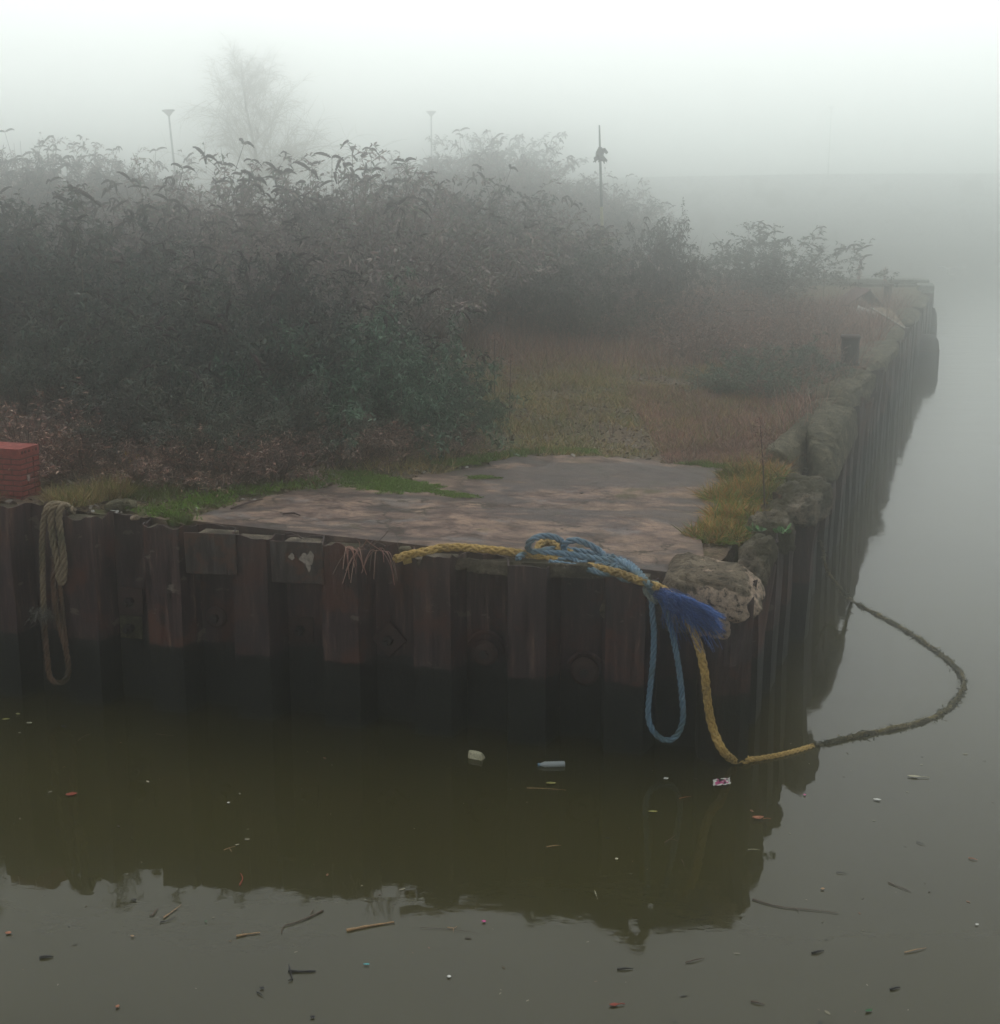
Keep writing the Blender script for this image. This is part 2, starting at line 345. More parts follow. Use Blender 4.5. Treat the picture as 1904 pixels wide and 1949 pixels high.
poly = [A + UF * 60, A - NF * .02, A + UR * LR, (8.7, 52.4), (6.6, 60), (4, 80), (4, 96), (-70, 96)]
poly = [np.array(p, float) for p in poly]
def inside(x, y, pl=poly):
    r = np.zeros(np.shape(x), bool); n = len(pl)
    for i in range(n):
        a, b = pl[i], pl[(i + 1) % n]
        c = ((a[1] > y) != (b[1] > y)) & (x < (b[0] - a[0]) * (y - a[1]) / (b[1] - a[1] + 1e-12) + a[0]); r ^= c
    return r
def edge_clear(x, y, dF=.1, dR=.1):         # behind the faces of both sheet walls
    a = -((x - A[0]) * NF[0] + (y - A[1]) * NF[1]) > dF
    b = (-((x - A[0]) * NR[0] + (y - A[1]) * NR[1]) > dR)
    return a & b & inside(x, y)
# ground: a grid laid in the (s, t) frame of the two walls so that its edges follow them
def ground_pt(s, t):
    p = A + UF * s + UR * t - NF * .02 - NR * .02; return p
ns, ntt = 150, 170
ss = np.r_[np.linspace(.41, 12, 70), np.linspace(12.3, 75, ns - 70)]; tt = np.r_[np.linspace(.40, 14, 80), np.linspace(14.3, LR, 50), np.linspace(LR + .6, 88, ntt - 130)]
S_, T_ = np.meshgrid(ss, tt, indexing='ij')
gx = A[0] + UF[0] * S_ + UR[0] * T_; gy = A[1] + UF[1] * S_ + UR[1] * T_
# beyond the far wall the land draws back to the left
back = smooth(LR, LR + 4, T_); sh = np.where(T_ > LR, (8 + (T_ - LR) * .42) * np.clip(1 - (S_ - .3) / 30, 0, 1), 0)
gx = gx + UF[0] * sh * back; gy = gy + UF[1] * sh * back * .0
gzv = gz(gx, gy) + np.random.default_rng(3).normal(0, .012, gx.shape) - .03
GV = np.stack([gx, gy, gzv], -1).reshape(-1, 3); idx = np.arange(ns * ntt).reshape(ns, ntt)
GF = np.stack([idx[:-1, :-1], idx[:-1, 1:], idx[1:, 1:], idx[1:, :-1]], -1).reshape(-1, 4)
bd = np.r_[idx[:, 0], idx[-1, 1:], idx[-2::-1, -1], idx[0, -2:0:-1]]
sk = GV[bd].copy(); sk[:, 2] = -.6; o0 = len(GV); GV = np.vstack([GV, sk]); nb = len(bd)
SKF = np.array([[bd[i], bd[(i + 1) % nb], o0 + (i + 1) % nb, o0 + i] for i in range(nb)])
tag(link('ground', np_mesh('ground', GV, np.vstack([GF[:, ::-1], SKF]), M['soil'], True)), kind='structure')

# concrete slab on the quay corner: outline read as points on the ground
so_px = [(352, 1003), (372, 985), (420, 968), (500, 952), (560, 936), (600, 934), (650, 922), (700, 935), (780, 930), (790, 908), (850, 903), (900, 893), (945, 880), (990, 872), (1110, 870),
         (1250, 880), (1390, 893), (1400, 905), (1372, 940), (1345, 985), (1330, 1010), (1335, 1030)]
def gP(x, y, dz=0):
    z = 1.8
    for _ in range(6): p = P(x, y, z); z = float(gz(p[0], p[1])) + dz
    return P(x, y, z)
outl = [gP(*q)[:2] for q in so_px] + [A - NF * .33 - NR * .36, A + UF * 6.0 - NF * .33]
outl2 = []; rr = random.Random(5)
for i, a in enumerate(outl):
    b = outl[(i + 1) % len(outl)]; n = max(1, int(np.linalg.norm(b - a) / .12)); front = i >= len(outl) - 3
    for k in range(n):
        p = a + (b - a) * k / n
        if not front and k: p = p + np.array([rr.gauss(0, .035), rr.gauss(0, .05)])
        outl2.append(p)
import bmesh
bm = bmesh.new(); vs = [bm.verts.new((p[0], p[1], float(gz(*p)) + .022)) for p in outl2]; f = bm.faces.new(vs)
ret = bmesh.ops.extrude_face_region(bm, geom=[f]); dn = [v for v in ret['geom'] if isinstance(v, bmesh.types.BMVert)]
for v in dn: v.co.z -= .14
bmesh.ops.triangulate(bm, faces=bm.faces[:]); bmesh.ops.recalc_face_normals(bm, faces=bm.faces[:])
me = bpy.data.meshes.new('concrete_slab'); bm.to_mesh(me); bm.free(); me.materials.append(M['slab'])
tag(link('concrete_slab', me), kind='structure')
slab_poly = [np.array(p) for p in outl2]

# far embankment across the dock
mb = MB(); xs = np.linspace(-90, 190, 57)
for i in range(len(xs) - 1):
    a, b = xs[i], xs[i + 1]; za = 4.95 + .85 * smooth(-20, 35, a); zb = 4.95 + .85 * smooth(-20, 35, b)
    ya, yb = 124 - .03 * a, 124 - .03 * b
    mb.add([(a, ya - 4, -.5), (b, yb - 4, -.5), (b, yb - 2.6, 2.6), (a, ya - 2.6, 2.6), (b, yb, zb), (a, ya, za), (b, yb + 60, zb), (a, ya + 60, za)],
           [(0, 1, 2, 3), (3, 2, 4, 5), (5, 4, 6, 7)])
tag(mb.build('embankment', M['bank']), kind='structure')

# ------------------------------------------------------------------ sheet pile walls
def pile_piece(prof, ztop, name, parent, O, U, N, lean=0., dent=.006, zb=-.8, jag=.02, notch=None, rs=0, bend=None):
    """prof: polyline [(s, offset)], ztop(s). One steel pan, 14 mm thick."""
    r = np.random.default_rng(rs); pr = []
    for i in range(len(prof) - 1):
        a, b = np.array(prof[i]), np.array(prof[i + 1]); n = max(1, int(np.linalg.norm(b - a) / .05))
        for k in range(n): pr.append(a + (b - a) * k / n)
    pr.append(np.array(prof[-1])); pr = np.array(pr); n = len(pr)
    tg = np.gradient(pr, axis=0); nm = np.stack([-tg[:, 1], tg[:, 0]], 1); nm /= np.linalg.norm(nm, axis=1)[:, None]
    if nm[n // 2, 1] < 0: nm = -nm
    jj = r.normal(0, jag, n); jj = (jj + np.roll(jj, 1)) / 2
    top = np.array([ztop(p[0]) for p in pr]) + jj
    if notch is not None:
        for (a, b, zz) in notch: top = np.where((pr[:, 0] > a) & (pr[:, 0] < b), np.minimum(top, zz + jj), top)
    rows = 11; V = []
    for j in range(rows):
        k = j / (rows - 1)
        for side in (0, 1):
            for i in range(n):
                z = zb + (top[i] - zb) * k; q = pr[i] + nm[i] * (0 if side == 0 else -.014)
                d = dent * (sin(7 * q[0] + 3 * z + rs) + .6 * sin(19 * q[0] - 5 * z)) * (.2 + k) + lean * k
                if bend: d += bend(q[0], z, k)
                xy = O + U * q[0] + N * (q[1] + d); V.append((xy[0], xy[1], z))
    I = lambda j, side, i: (j * 2 + side) * n + i
    Fs = []
    for j in range(rows - 1):
        for i in range(n - 1):
            Fs.append((I(j, 0, i), I(j, 0, i + 1), I(j + 1, 0, i + 1), I(j + 1, 0, i)))
            Fs.append((I(j, 1, i + 1), I(j, 1, i), I(j + 1, 1, i), I(j + 1, 1, i + 1)))
        Fs.append((I(j, 1, 0), I(j, 0, 0), I(j + 1, 0, 0), I(j + 1, 1, 0))); Fs.append((I(j, 0, n - 1), I(j, 1, n - 1), I(j + 1, 1, n - 1), I(j + 1, 0, n - 1)))
    for i in range(n - 1): Fs.append((I(rows - 1, 0, i), I(rows - 1, 0, i + 1), I(rows - 1, 1, i + 1), I(rows - 1, 1, i)))
    o = MB().add(V, Fs).build(name, M['pile'], parent=parent)
    return o
PER = .933; DEP = .30
def zf(s):                                   # top of the front wall, read off the photo at points along it
    k = [(-.2, 1.52), (.3, 1.45), (.55, 1.50), (.75, 1.62), (.95, 1.735), (1.6, 1.76), (2.3, 1.79), (3.0, 1.815), (3.6, 1.85), (4.2, 1.87), (5.1, 1.90), (5.8, 1.95), (6.6, 1.985), (7.05, 2.045), (7.7, 2.06), (8.5, 2.08), (30, 2.15)]
    return float(np.interp(s, [a for a, b in k], [b for a, b in k]))
front = empty('sheet_pile_wall', (0, 0, 0), 'rusted steel sheet pile wall with hanging ropes and a black tide band along the near edge of the quay', 'quay wall')
kk = 0
for k in range(0, 26):
    c = 1.065 + PER * k
    notch = None
    if k == 2: notch = [(c + .30, c + .62, zf(c))]
    pile_piece([(c - .265, -DEP), (c - .185, 0), (c + .185, 0), (c + .265, -DEP)], zf, 'sheet_pile', front, A, UF, NF, random.uniform(-.01, .02), rs=k, notch=[(3.03, 3.10, 1.70)] if k == 2 else ([(6.55, 6.72, 1.955)] if k == 6 else None))
    pile_piece([(c + .268, -DEP), (c + .667, -DEP)], lambda s: zf(s) - .004, 'sheet_pile', front, A, UF, NF, random.uniform(-.01, .0), rs=40 + k, notch=[(3.20, 3.34, 1.66)] if k == 2 else None)
# between the first pan and the corner: a recess, then the buckled corner pile
pile_piece([(.42, -DEP), (.797, -DEP)], lambda s: zf(s) - .02, 'sheet_pile', front, A, UF, NF, -.01, rs=70)
def crump(s, z, k): return .05 * max(0, k - .55) * sin(22 * s + 4) + .05 * math.exp(-((z - .95) / .10) ** 2) * math.exp(-((s - .06) / .10) ** 2)
pile_piece([(.415, -DEP), (.36, -.02), (.20, .05), (-.02, .04), (-.10, -.02)], lambda s: 1.30 + .9 * max(0, .22 - s) - .25 * max(0, s - .25), 'sheet_pile', front, A, UF, NF, -.02, rs=75, jag=.04, bend=crump)
for k in range(0, 20):
    c = 1.065 + PER * k; q_ = A + UF * c - NF * .17
    MB().box((q_[0], q_[1], zf(c) / 2 - .05), (.38, .28, zf(c) + .02), rz=math.atan2(UF[1], UF[0])).build('concrete_fill', M['conc'], parent=front, bevel=.01)
# interlock ribs at the pan joints, patch plates across two recesses, tie plates with nuts
for k in range(0, 12):
    c = 1.065 + PER * k
    for s, off in ((c + .262, -DEP + .012),):
        xy = A + UF * s + NF * off
        MB().box((xy[0], xy[1], (zf(s) - .8) / 2 - .03), (.035, .03, zf(s) + .72), rz=math.atan2(UF[1], UF[0])).build('interlock_rib', M['pile'], parent=front)
RZF = math.atan2(-UF[1], -UF[0])
def wall_box(s, z, w_, h, off, th, name, mat, parent=front, O=A, U=UF, N=NF, roll=0, bevel=.006):
    xy = O + U * s + N * off
    return MB().box((0, 0, 0), (w_, th, h), m=0).build(name, mat, parent=parent, bevel=bevel), xy
def place(o, xy, z, rz, roll=0):
    o.location = (xy[0], xy[1], z); o.rotation_euler = (0, roll, rz)
    return o
for (x0, x1, yt, yb, blot) in ((357, 444, 1009, 1076, 0), (521, 610, 1024, 1092, 1)):
    q_ = A + UF * (np.dot(W((x0 + x1) / 2, yt, 0)[:2] - A, UF)) - NF * .15; MB().box((q_[0], q_[1], zf(float(np.dot(q_ - A, UF))) - .10), (.36, .27, .16), rz=math.atan2(UF[1], UF[0])).build('concrete_fill', M['conc'], parent=front, bevel=.01)
    a = W(x0, (yt + yb) / 2, .01); b = W(x1, (yt + yb) / 2, .01); c = (a + b) / 2
    s = np.dot(c[:2] - A, UF); zt = zf(s) + .01; h = .42
    o, xy = wall_box(s, 0, np.linalg.norm(b - a) + .06, h, .008, .016, 'patch_plate', M['plate']); place(o, xy, zt - h / 2, RZF, -.02)
    if blot:
        o['label'] = 'patch plate with a white paint blotch'
        for dx, dz, w_, hh in ((.08, .05, .10, .09), (.145, .055, .07, .12), (.12, -.02, .05, .12), (-.05, .06, .06, .06)):
            p = [(dx + w_ / 2 * cos(t) * (1 + .25 * sin(3 * t + dx * 40)), -.0105, dz + hh / 2 * sin(t) * (1 + .2 * cos(4 * t))) for t in np.linspace(0, 2 * pi, 18, endpoint=False)]
            q = MB().add(p + [(x, y + .003, z) for x, y, z in p], [tuple(range(17, -1, -1))] + [(i, (i + 1) % 18, 18 + (i + 1) % 18, 18 + i) for i in range(18)]).build('paint_blotch', M['flake'], parent=o)
def tie(x, y, kind, size=.24):
    s = np.dot(W(x, y, -DEP)[:2] - A, UF); z = float(W(x, y, -DEP)[2]); xy = A + UF * s + NF * (-DEP + .03)
    if kind == 'round':
        mb = MB().lathe([(0.001, 0), (size / 2, 0), (size / 2, .03), (size / 2 * .8, .05), (0.001, .055)], 18); o = mb.build('tie_plate', M['rust'], parent=front); o.location = (xy[0], xy[1], z); o.rotation_euler = (pi / 2, 0, RZF)
        nut = MB().lathe([(.001, .05), (.045, .05), (.045, .10), (.001, .10)], 6).build('nut', M['steel'], parent=o)
    else:
        o = MB().box((0, 0, 0), (size, .035, size)).build('tie_plate', M['rust'] if kind != 'moss' else M['conc_moss'], parent=front, bevel=.008)
        o.location = (xy[0], xy[1], z); o.rotation_euler = (0, pi / 4 if kind == 'diamond' else 0, RZF)
        nut = MB().lathe([(.001, 0), (.05, 0), (.05, .07), (.03, .075), (.03, .13), (.001, .13)], 6).build('nut', M['steel'], parent=o); nut.rotation_euler = (pi / 2, 0, 0); nut.location = (0, -.017, 0)
    return o
tie(252, 1142, 'square', .28); tie(253, 1192, 'moss', .24); tie(416, 1172, 'round', .22); tie(576, 1196, 'square', .26); tie(743, 1215, 'diamond', .26); tie(925, 1240, 'round', .26); tie(1115, 1275, 'round', .28)
for (x, y) in ((925, 1222), (1115, 1262)):   # curved hoods burnt open above two of the tie plates
    c = W(x, y, -DEP + .05); pts = [(c[0] + .19 * cos(t) * -UF[0], c[1] + .19 * cos(t) * -UF[1], c[2] - .12 + .22 * sin(t)) for t in np.linspace(.1, pi - .5, 14)]
    MB().tube(pts, .022, 6).build('burnt_hood', M['pile'], parent=front)

right = empty('sheet_pile_wall', (0, 0, 0), 'long sheet pile wall running back into the fog along the open river side of the quay', 'quay wall')
rr = random.Random(11)
def zr(s): return 1.60 + .05 * sin(s * .9) + .03 * sin(s * 2.3 + 1)
for k in range(0, 42):
    c = .32 + PER * k
    j = rr.uniform(-.13, .08); lean = rr.uniform(-.05, .06); wave = rr.uniform(2, 9)
    bnd = (lambda s, z, kk, w_=wave, a=rr.uniform(.03, .15) * (k < 18): a * max(0, kk - .72) * 3 * sin(w_ * 3 * s))
    off = .12 if k in (4,) else 0
    pile_piece([(c - .265, -DEP), (c - .20, off), (c + .20, off), (c + .265, -DEP)], lambda s: zr(s) + j + (.08 if off else 0), 'sheet_pile', right, A, UR, NR, lean, rs=100 + k, jag=.055 if k < 18 else .03, bend=bnd)
    if c + .67 < LR:
        pile_piece([(c + .268, -DEP), (c + .667, -DEP)], lambda s: zr(s) + j * .5 - .02, 'sheet_pile', right, A, UR, NR, lean * .4, rs=200 + k, jag=.03)

for k in range(0, 42):
    c = .32 + PER * k; q_ = A + UR * c - NR * .17
    MB().box((q_[0], q_[1], .74), (.38, .28, 1.56), rz=math.atan2(UR[1], UR[0])).build('concrete_fill', M['conc_moss'], parent=right, bevel=.02)
# ------------------------------------------------------------------ concrete lumps along the river edge
from mathutils import noise as mn
def lump(name, c, dims, rz, label, cat='concrete block', group=None, seed=0, mat='conc', rough=.08, power=3.2, tilt=(0, 0), cut=None, sub=3, fine=1.):
    """a broken block: a rounded box (superquadric) with lumps and chipped planes"""
    n = 34; V = []; Fs = []
    th = np.linspace(-pi / 2, pi / 2, n // 2 + 1); ph = np.linspace(0, 2 * pi, n, endpoint=False); e = 2 / power
    f = lambda w_, m: math.copysign(abs(w_) ** m, w_)
    r = random.Random(seed); planes = [(Vector((r.uniform(-1, 1), r.uniform(-1, 1), r.uniform(-.1, .9))).normalized(), r.uniform(.80, 1.0)) for _ in range(7)]
    for t in th:
        for p in ph:
            v = Vector((f(cos(t), e) * f(cos(p), e), f(cos(t), e) * f(sin(p), e), f(sin(t), e)))
            for nn, dd in planes:
                q = v.dot(nn); 
                if q > dd: v -= nn * (q - dd) * .8
            q = Vector((v.x * dims[0] / 2, v.y * dims[1] / 2, v.z * dims[2] / 2))
            d = mn.fractal(q * 3.1 + Vector((seed * 7.3, 0, 0)), .9, 2.1, 5) * rough * fine
            d += mn.fractal(q * 13 + Vector((seed * 3.3, 0, 0)), .9, 2.1, 3) * rough * .22
            q += v.normalized() * d; V.append(q)
    m = len(ph)
    for i in range(len(th) - 1):
        for j in range(m): Fs.append((i * m + j, i * m + (j + 1) % m, (i + 1) * m + (j + 1) % m, (i + 1) * m + j))
    o = MB().add(V, Fs).build(name, M[mat], smooth=True)
    sb = o.modifiers.new('sub', 'SUBSURF'); sb.levels = 1; sb.render_levels = 2
    tx = bpy.data.textures.new('chips', 'CLOUDS'); tx.noise_scale = .07; tx.noise_depth = 4
    dm = o.modifiers.new('chips', 'DISPLACE'); dm.texture = tx; dm.strength = rough * .75; dm.mid_level = .5; dm.texture_coords = 'GLOBAL'
    o.location = c; o.rotation_euler = (tilt[0], tilt[1], rz)
    return tag(o, label, cat, group)
RZR = math.atan2(UR[1], UR[0])               # x axis of a lump along the river wall
def on(x, y, dz=0, z=1.66): p = P(x, y, z); p[2] = z + dz; return p
G = 'broken concrete blocks along the river edge of the quay'
CB = 'concrete block'
big = lump('concrete_block', tuple(P(1358, 1112, 1.62)), (1.00, .82, .36), RZF + .06, 'largest pale broken block, on the near corner of the quay beside the frayed blue rope', CB, G, seed=3, mat='conc_corner', rough=.085, power=6.5, tilt=(.03, .09)); big.modifiers['chips'].strength = .035
lump('concrete_block', tuple(W(1345, 1165, -.06)), (.42, .22, .42), RZF, 'pale broken chunk hanging over the corner pile under the largest block', CB, G, seed=8, mat='conc_corner', rough=.08, power=4)
lump('concrete_block', tuple(W(1232, 1150, -.20)), (.85, .22, .38), RZF, 'low crumbling concrete edge under the knot of the blue rope', CB, G, seed=12, mat='conc', rough=.06, power=5, tilt=(0, .12))
lump('concrete_block', on(1440, 1062, -.04), (.78, .36, .38), RZR, 'rounded mossy block directly behind the largest corner block', CB, G, seed=4, mat='conc', rough=.09, power=4)
lump('concrete_block', on(1466, 1000, -.03), (.95, .42, .36), RZR + .1, 'rough brown block next to the broad green leaves', CB, G, seed=5, mat='conc', rough=.14, power=4)
lump('concrete_block', on(1518, 952, -.02), (1.15, .62, .40), RZR - .1, 'dark humped block overhanging the piles behind the orange weeds', CB, G, seed=6, mat='conc', rough=.12, power=4)
lump('concrete_block', on(1532, 918, .02), (.25, .50, .10), RZR, 'thin broken concrete shelf in front of the two long mossy blocks', CB, G, seed=26, mat='conc', rough=.05, power=6)
lump('concrete_block', on(1515, 858, .06), (3.0, .52, .50), RZR - .05, 'inner one of the two long mossy coping blocks lying side by side', CB, G, seed=7, mat='conc_moss', rough=.06, power=9, tilt=(.16, -.05))
lump('concrete_block', on(1578, 846, .10), (3.5, .54, .62), RZR + .01, 'outer one of the two long mossy coping blocks, tipped over the piles', CB, G, seed=8, mat='conc_moss', rough=.06, power=8, tilt=(-.10, -.04))
lump('concrete_block', on(1583, 788, .02), (1.3, .6, .45), RZR, 'small mossy block at the far end of the two long blocks', CB, G, seed=9, mat='conc_moss', rough=.10, power=4.5)
lump('concrete_block', on(1600, 757, .02), (2.2, .7, .52), RZR - .1, 'humped mossy block between the long pair and the bollard slab', CB, G, seed=10, mat='conc_moss', rough=.10, power=4.5)
lump('concrete_block', on(1630, 733, .0), (1.8, .6, .44), RZR, 'mossy block at the edge just before the bollard slab', CB, G, seed=11, mat='conc_moss', rough=.09, power=4.5)
for i, (x, y, l, lb) in enumerate(((1672, 668, 3.0, 'mossy coping stone outside the bollard'), (1690, 640, 2.6, 'mossy coping stone below the pale triangular panel'), (1722, 600, 3.4, 'weathered coping stone past the triangular panel'), (1742, 572, 4.0, 'pale coping stone near the far corner of the quay'))):
    lump('coping_stone', on(x, y, .0), (l, .8, .30), RZR, lb, 'coping stone', 'coping stones on the far part of the edge', seed=20 + i, mat='conc_moss', rough=.06, power=4.)
lump('concrete_plinth', on(1604, 690, .10), (2.9, 2.1, .32), RZR, 'flat pale mossy slab carrying the dark iron bollard', 'plinth', seed=30, mat='conc_moss', rough=.03, power=7)
# bollard
p = P(1617, 694, 1.90)
b = empty('bollard', tuple(p), 'short dark iron bollard on a mossy slab at the river edge', 'bollard')
MB().lathe([(.001, 0), (.185, 0), (.18, .04), (.165, .06), (.165, .46), (.175, .50), (.001, .50)], 28).build('post', M['steel'], parent=b, smooth=False)
MB().lathe([(.001, .50), (.185, .50), (.19, .53), (.17, .56), (.001, .57)], 28).build('cap', M['rust'], parent=b)
# far end: concrete quay wall and return
fc = A + UR * (LR + .15)
cw = empty('concrete_wall', (fc[0], fc[1], 0), 'low grey concrete wall closing the far end of the quay', 'wall', rz=RZF)
MB().box((-9.7, .4, 1.0), (18.9, .55, 1.5)).build('wall', M['conc_far'], parent=cw, bevel=.03)
MB().box((-9.7, .4, 1.83), (19.0, .7, .16)).build('coping', M['conc_far'], parent=cw, bevel=.03)
MB().box((-.36, -.5, .75), (.55, 1.2, 2.1)).build('end_pier', M['conc_far'], parent=cw, bevel=.03)
# rounded fenders by the far wall
def fender(x, y, Y, r, h, label):
    p = PY(x, y, Y); f_ = empty('fender', (p[0], p[1], 0), label, 'fender', 'rounded fenders hung on the river wall')
    mb = MB().lathe([(.001, -.5), (r * .8, -.45), (r, -.1), (r, h * .45), (r * .86, h * .8), (r * .5, h * .97), (.001, h)], 24); mb.build('float', M['steel'], parent=f_, smooth=True)
    MB().tube([(r * .95 * cos(t), r * .95 * sin(t), h * .5) for t in np.linspace(0, 2 * pi, 30)], .03, 6).build('hoop', M['rust'], parent=f_)
fender(1763, 690, 41.5, .36, .95, 'larger dark rounded fender standing in the water by the river wall')
fender(1772, 625, 48.0, .20, 1.15, 'smaller dark fender beyond the larger one at the far corner')

# ------------------------------------------------------------------ scrap by the edge
p = on(1632, 588, .1)
sc_ = empty('rusty_hood', tuple(p), 'maroon sheet metal hood leaning over a dark pipe near the far edge', 'scrap metal', rz=.25)
MB().box((-.25, 0, .24), (.95, .9, .03), ry=-.55).build('sheet', m_plain('maroon_sheet', (.12, .05, .05), .8, .3), parent=sc_)
MB().box((.40, .05, .22), (.7, .9, .03), ry=.75).build('side_sheet', M['steel'], parent=sc_)
pp = P(1632, 598, 1.80)
t = empty('pipe', tuple(pp), 'short white pipe poking out under the maroon sheet', 'pipe', rz=-.3)
MB().tube([(0, 0, .12), (.26, -.03, .05), (.52, -.07, -.03)], .10, 18).build('barrel', M['white'], parent=t)
MB().tube([(-.015, 0, .125), (.02, -.002, .115)], .115, 18).build('rim', M['white'], parent=t)
pp = P(1700, 618, 1.76)
t = empty('broken_panel', tuple(pp), 'white and rust coloured triangular panel lying at the river edge', 'panel', rz=0)
V = [(-.55, .05, .42), (.27, -.05, -.06), (.33, .02, -.06), (-.02, .3, .40)]
V2 = [(x, y + .03, z - .03) for x, y, z in V]
MB().add(V + V2, [(0, 1, 2, 3), (7, 6, 5, 4), (0, 4, 5, 1), (1, 5, 6, 2), (2, 6, 7, 3), (3, 7, 4, 0)]).build('board', m_plain('rusted_white_board', (.34, .26, .19), .8, .55, 9), parent=t)
MB().tube([(-.57, .03, .43), (.28, -.07, -.07)], .02, 6).build('edge_strip', M['white'], parent=t)

# ------------------------------------------------------------------ brick pillar
bc = W(40, 905, -.6); zb0 = float(gz(bc[0], bc[1])); 
topz = float(PY(40, 855, bc[1])[2])
br = empty('brick_pillar', (bc[0], bc[1], zb0), 'red brick pillar with a holed brick on top at the quay edge', 'brick pillar', rz=-.30)
hp = topz - zb0; wx, wy = .56, .34
MB().box((-wx / 2, wy / 2, hp / 2 - .01), (wx - .012, wy - .012, hp - .03)).build('mortar', M['mortar'], parent=br)
nc = 7; hc = (hp - .115) / nc; rb = random.Random(2); mb = MB()
for c_ in range(-2, nc):
    z = hc * (c_ + .5); o_ = (c_ % 2)
    xs_ = [(-wx, -wx + .225 - .11 * o_), (-wx + .225 - .11 * o_, -wx + .45 - .11 * o_), (-wx + .45 - .11 * o_, 0)]
    for a, b2 in xs_:
        if b2 - a < .03: continue
        for yy, dd in ((.055 + rb.uniform(-.003, .003), .11), (wy - .055, .11)):
            mb.box(((a + b2) / 2, yy, z), (b2 - a - .013, dd, hc - .014), rz=rb.uniform(-.01, .01))
    ys = [(0.0, .11), (.115, .225), (.23, wy)] if not o_ else [(0, .225), (.23, wy)]
    for a, b2 in ys: mb.box((-.055 + rb.uniform(-.004, .004), (a + b2) / 2, z), (.11, b2 - a - .012, hc - .0145))
mb.build('brick_course', M['brick'], parent=br, bevel=.003)
tc = MB()
for i in range(5): tc.box((-wx + .0565 + .1125 * i, wy / 2, hp - .055), (.108, wy + .006, .105), rz=rb.uniform(-.012, .012))
tc = tc.build('top_bricks', M['brick'], parent=br, bevel=.003); tc.name = 'coping_course'
for i in range(5):
    yy = .045 + i * .062
    MB().tube([(.004, yy, hp - .055 + .008), (-.03, yy, hp - .055 + .008)], .017 if i != 3 else .008, 12).build('core_hole_plug', M['hole_shade'], parent=tc)  # solid dark plugs; the shade inside the core holes is painted as colour
for (y0, z0, ww, hh) in ((.12, hp - .33, .05, .07),):
    MB().box((.003, y0, z0), (.008, ww, hh)).build('mortar_smear', m_plain('pale_mortar', (.30, .22, .20), .9, .3, 30), parent=br, bevel=.003)

# ------------------------------------------------------------------ ropes
def laid(mb, path, Rr, strands=3, pitch=7., m=0, n=7, wob=0.):
    T, U, B = frames(path); L = np.r_[0, np.cumsum(np.linalg.norm(np.diff(path, axis=0), axis=1))]
    for k in range(strands):
        a = L / (pitch * Rr) * 2 * pi + 2 * pi * k / strands
        q = path + Rr * .52 * (np.cos(a)[:, None] * U + np.sin(a)[:, None] * B)
        rad = Rr * .52 * (1 + wob * np.sin(L * 31 + k)) 
        mb.tube(q, rad, n, m)
    return mb
def plait(mb, path, Rr, m=0, n=6, pitch=9., wob=.0):
    T, U, B = frames(path); L = np.r_[0, np.cumsum(np.linalg.norm(np.diff(path, axis=0), axis=1))]
    for k in range(8):
        sg = 1 if k % 2 else -1; a = sg * (L / (pitch * Rr) * 2 * pi) + 2 * pi * (k // 2) / 4 + (pi / 4 if k % 2 else 0)
        w_ = 1 + .16 * np.sin(2 * L / (pitch * Rr) * 2 * pi + k * pi)
        q = path + Rr * .62 * w_[:, None] * (np.cos(a)[:, None] * U + np.sin(a)[:, None] * B)
        mb.tube(q, Rr * .40 * (1 + wob * np.sin(L * 23 + 2 * k)), n, m)
    return mb
def wpath(pts, off=.05, N=None):
    return [(WR if N == 'R' else W)(x, y, o[0] if o else off) for x, y, *o in pts]

# blue rope: coil on the slab, knot at the edge, long hanging loop, frayed tail
ZS = 1.80
br_ = empty('blue_rope', tuple(P(1100, 1062, ZS)), 'pale blue rope coiled on the slab edge, its frayed end over the wall', 'rope')
def child(o, par): 
    o.parent = par; o.matrix_parent_inverse = par.matrix_basis.inverted() if False else o.matrix_parent_inverse
    return o
def world_child(mb, name, mat, par, smooth=True):
    off = np.array(par.location); mb.v = [(x - off[0], y - off[1], z - off[2]) for x, y, z in mb.v]
    return mb.build(name, mat, parent=par, smooth=smooth)
RB = .032
knot = W(1243, 1128, .06)
mb = MB()
def gp(x, y, h=.03): 
    p = P(x, y, ZS); z = float(gz(p[0], p[1])) + .03 + h; return P(x, y, z)
s1 = [gp(985, 1063), gp(1000, 1054, .05), gp(1030, 1052, .07), gp(1076, 1054, .08), gp(1115, 1060, .08), gp(1151, 1066, .08), gp(1181, 1069, .09), gp(1200, 1080, .10), gp(1215, 1094, .08), gp(1232, 1112, .05), knot]
s2 = [gp(1046, 1049, .04), gp(1012, 1050, .06), gp(1005, 1040, .13), gp(1012, 1028, .2), gp(1030, 1021, .22), gp(1050, 1021, .22), gp(1066, 1028, .18), gp(1074, 1040, .10), gp(1076, 1052, .05), gp(1090, 1066, .03)]
s3 = [gp(1074, 1052, .06), gp(1074, 1038, .14), gp(1083, 1030, .2), gp(1100, 1029, .21), gp(1122, 1037, .17), gp(1142, 1049, .11), gp(1151, 1060, .07), gp(1149, 1072, .04), gp(1130, 1080, .03)]
s4 = [gp(1020, 1056, .03), gp(1046, 1046, .05), gp(1085, 1047, .06), gp(1120, 1052, .07), gp(1160, 1061, .07), gp(1190, 1069, .08), gp(1212, 1085, .09), gp(1238, 1116, .05)]
s5 = [gp(1060, 1066, .02), gp(1088, 1064, .04), gp(1108, 1072, .03), gp(1128, 1066, .05), gp(1150, 1076, .03), gp(1172, 1072, .05), gp(1190, 1084, .03), gp(1206, 1100, .02), gp(1190, 1104, .01), gp(1172, 1092, .02)]
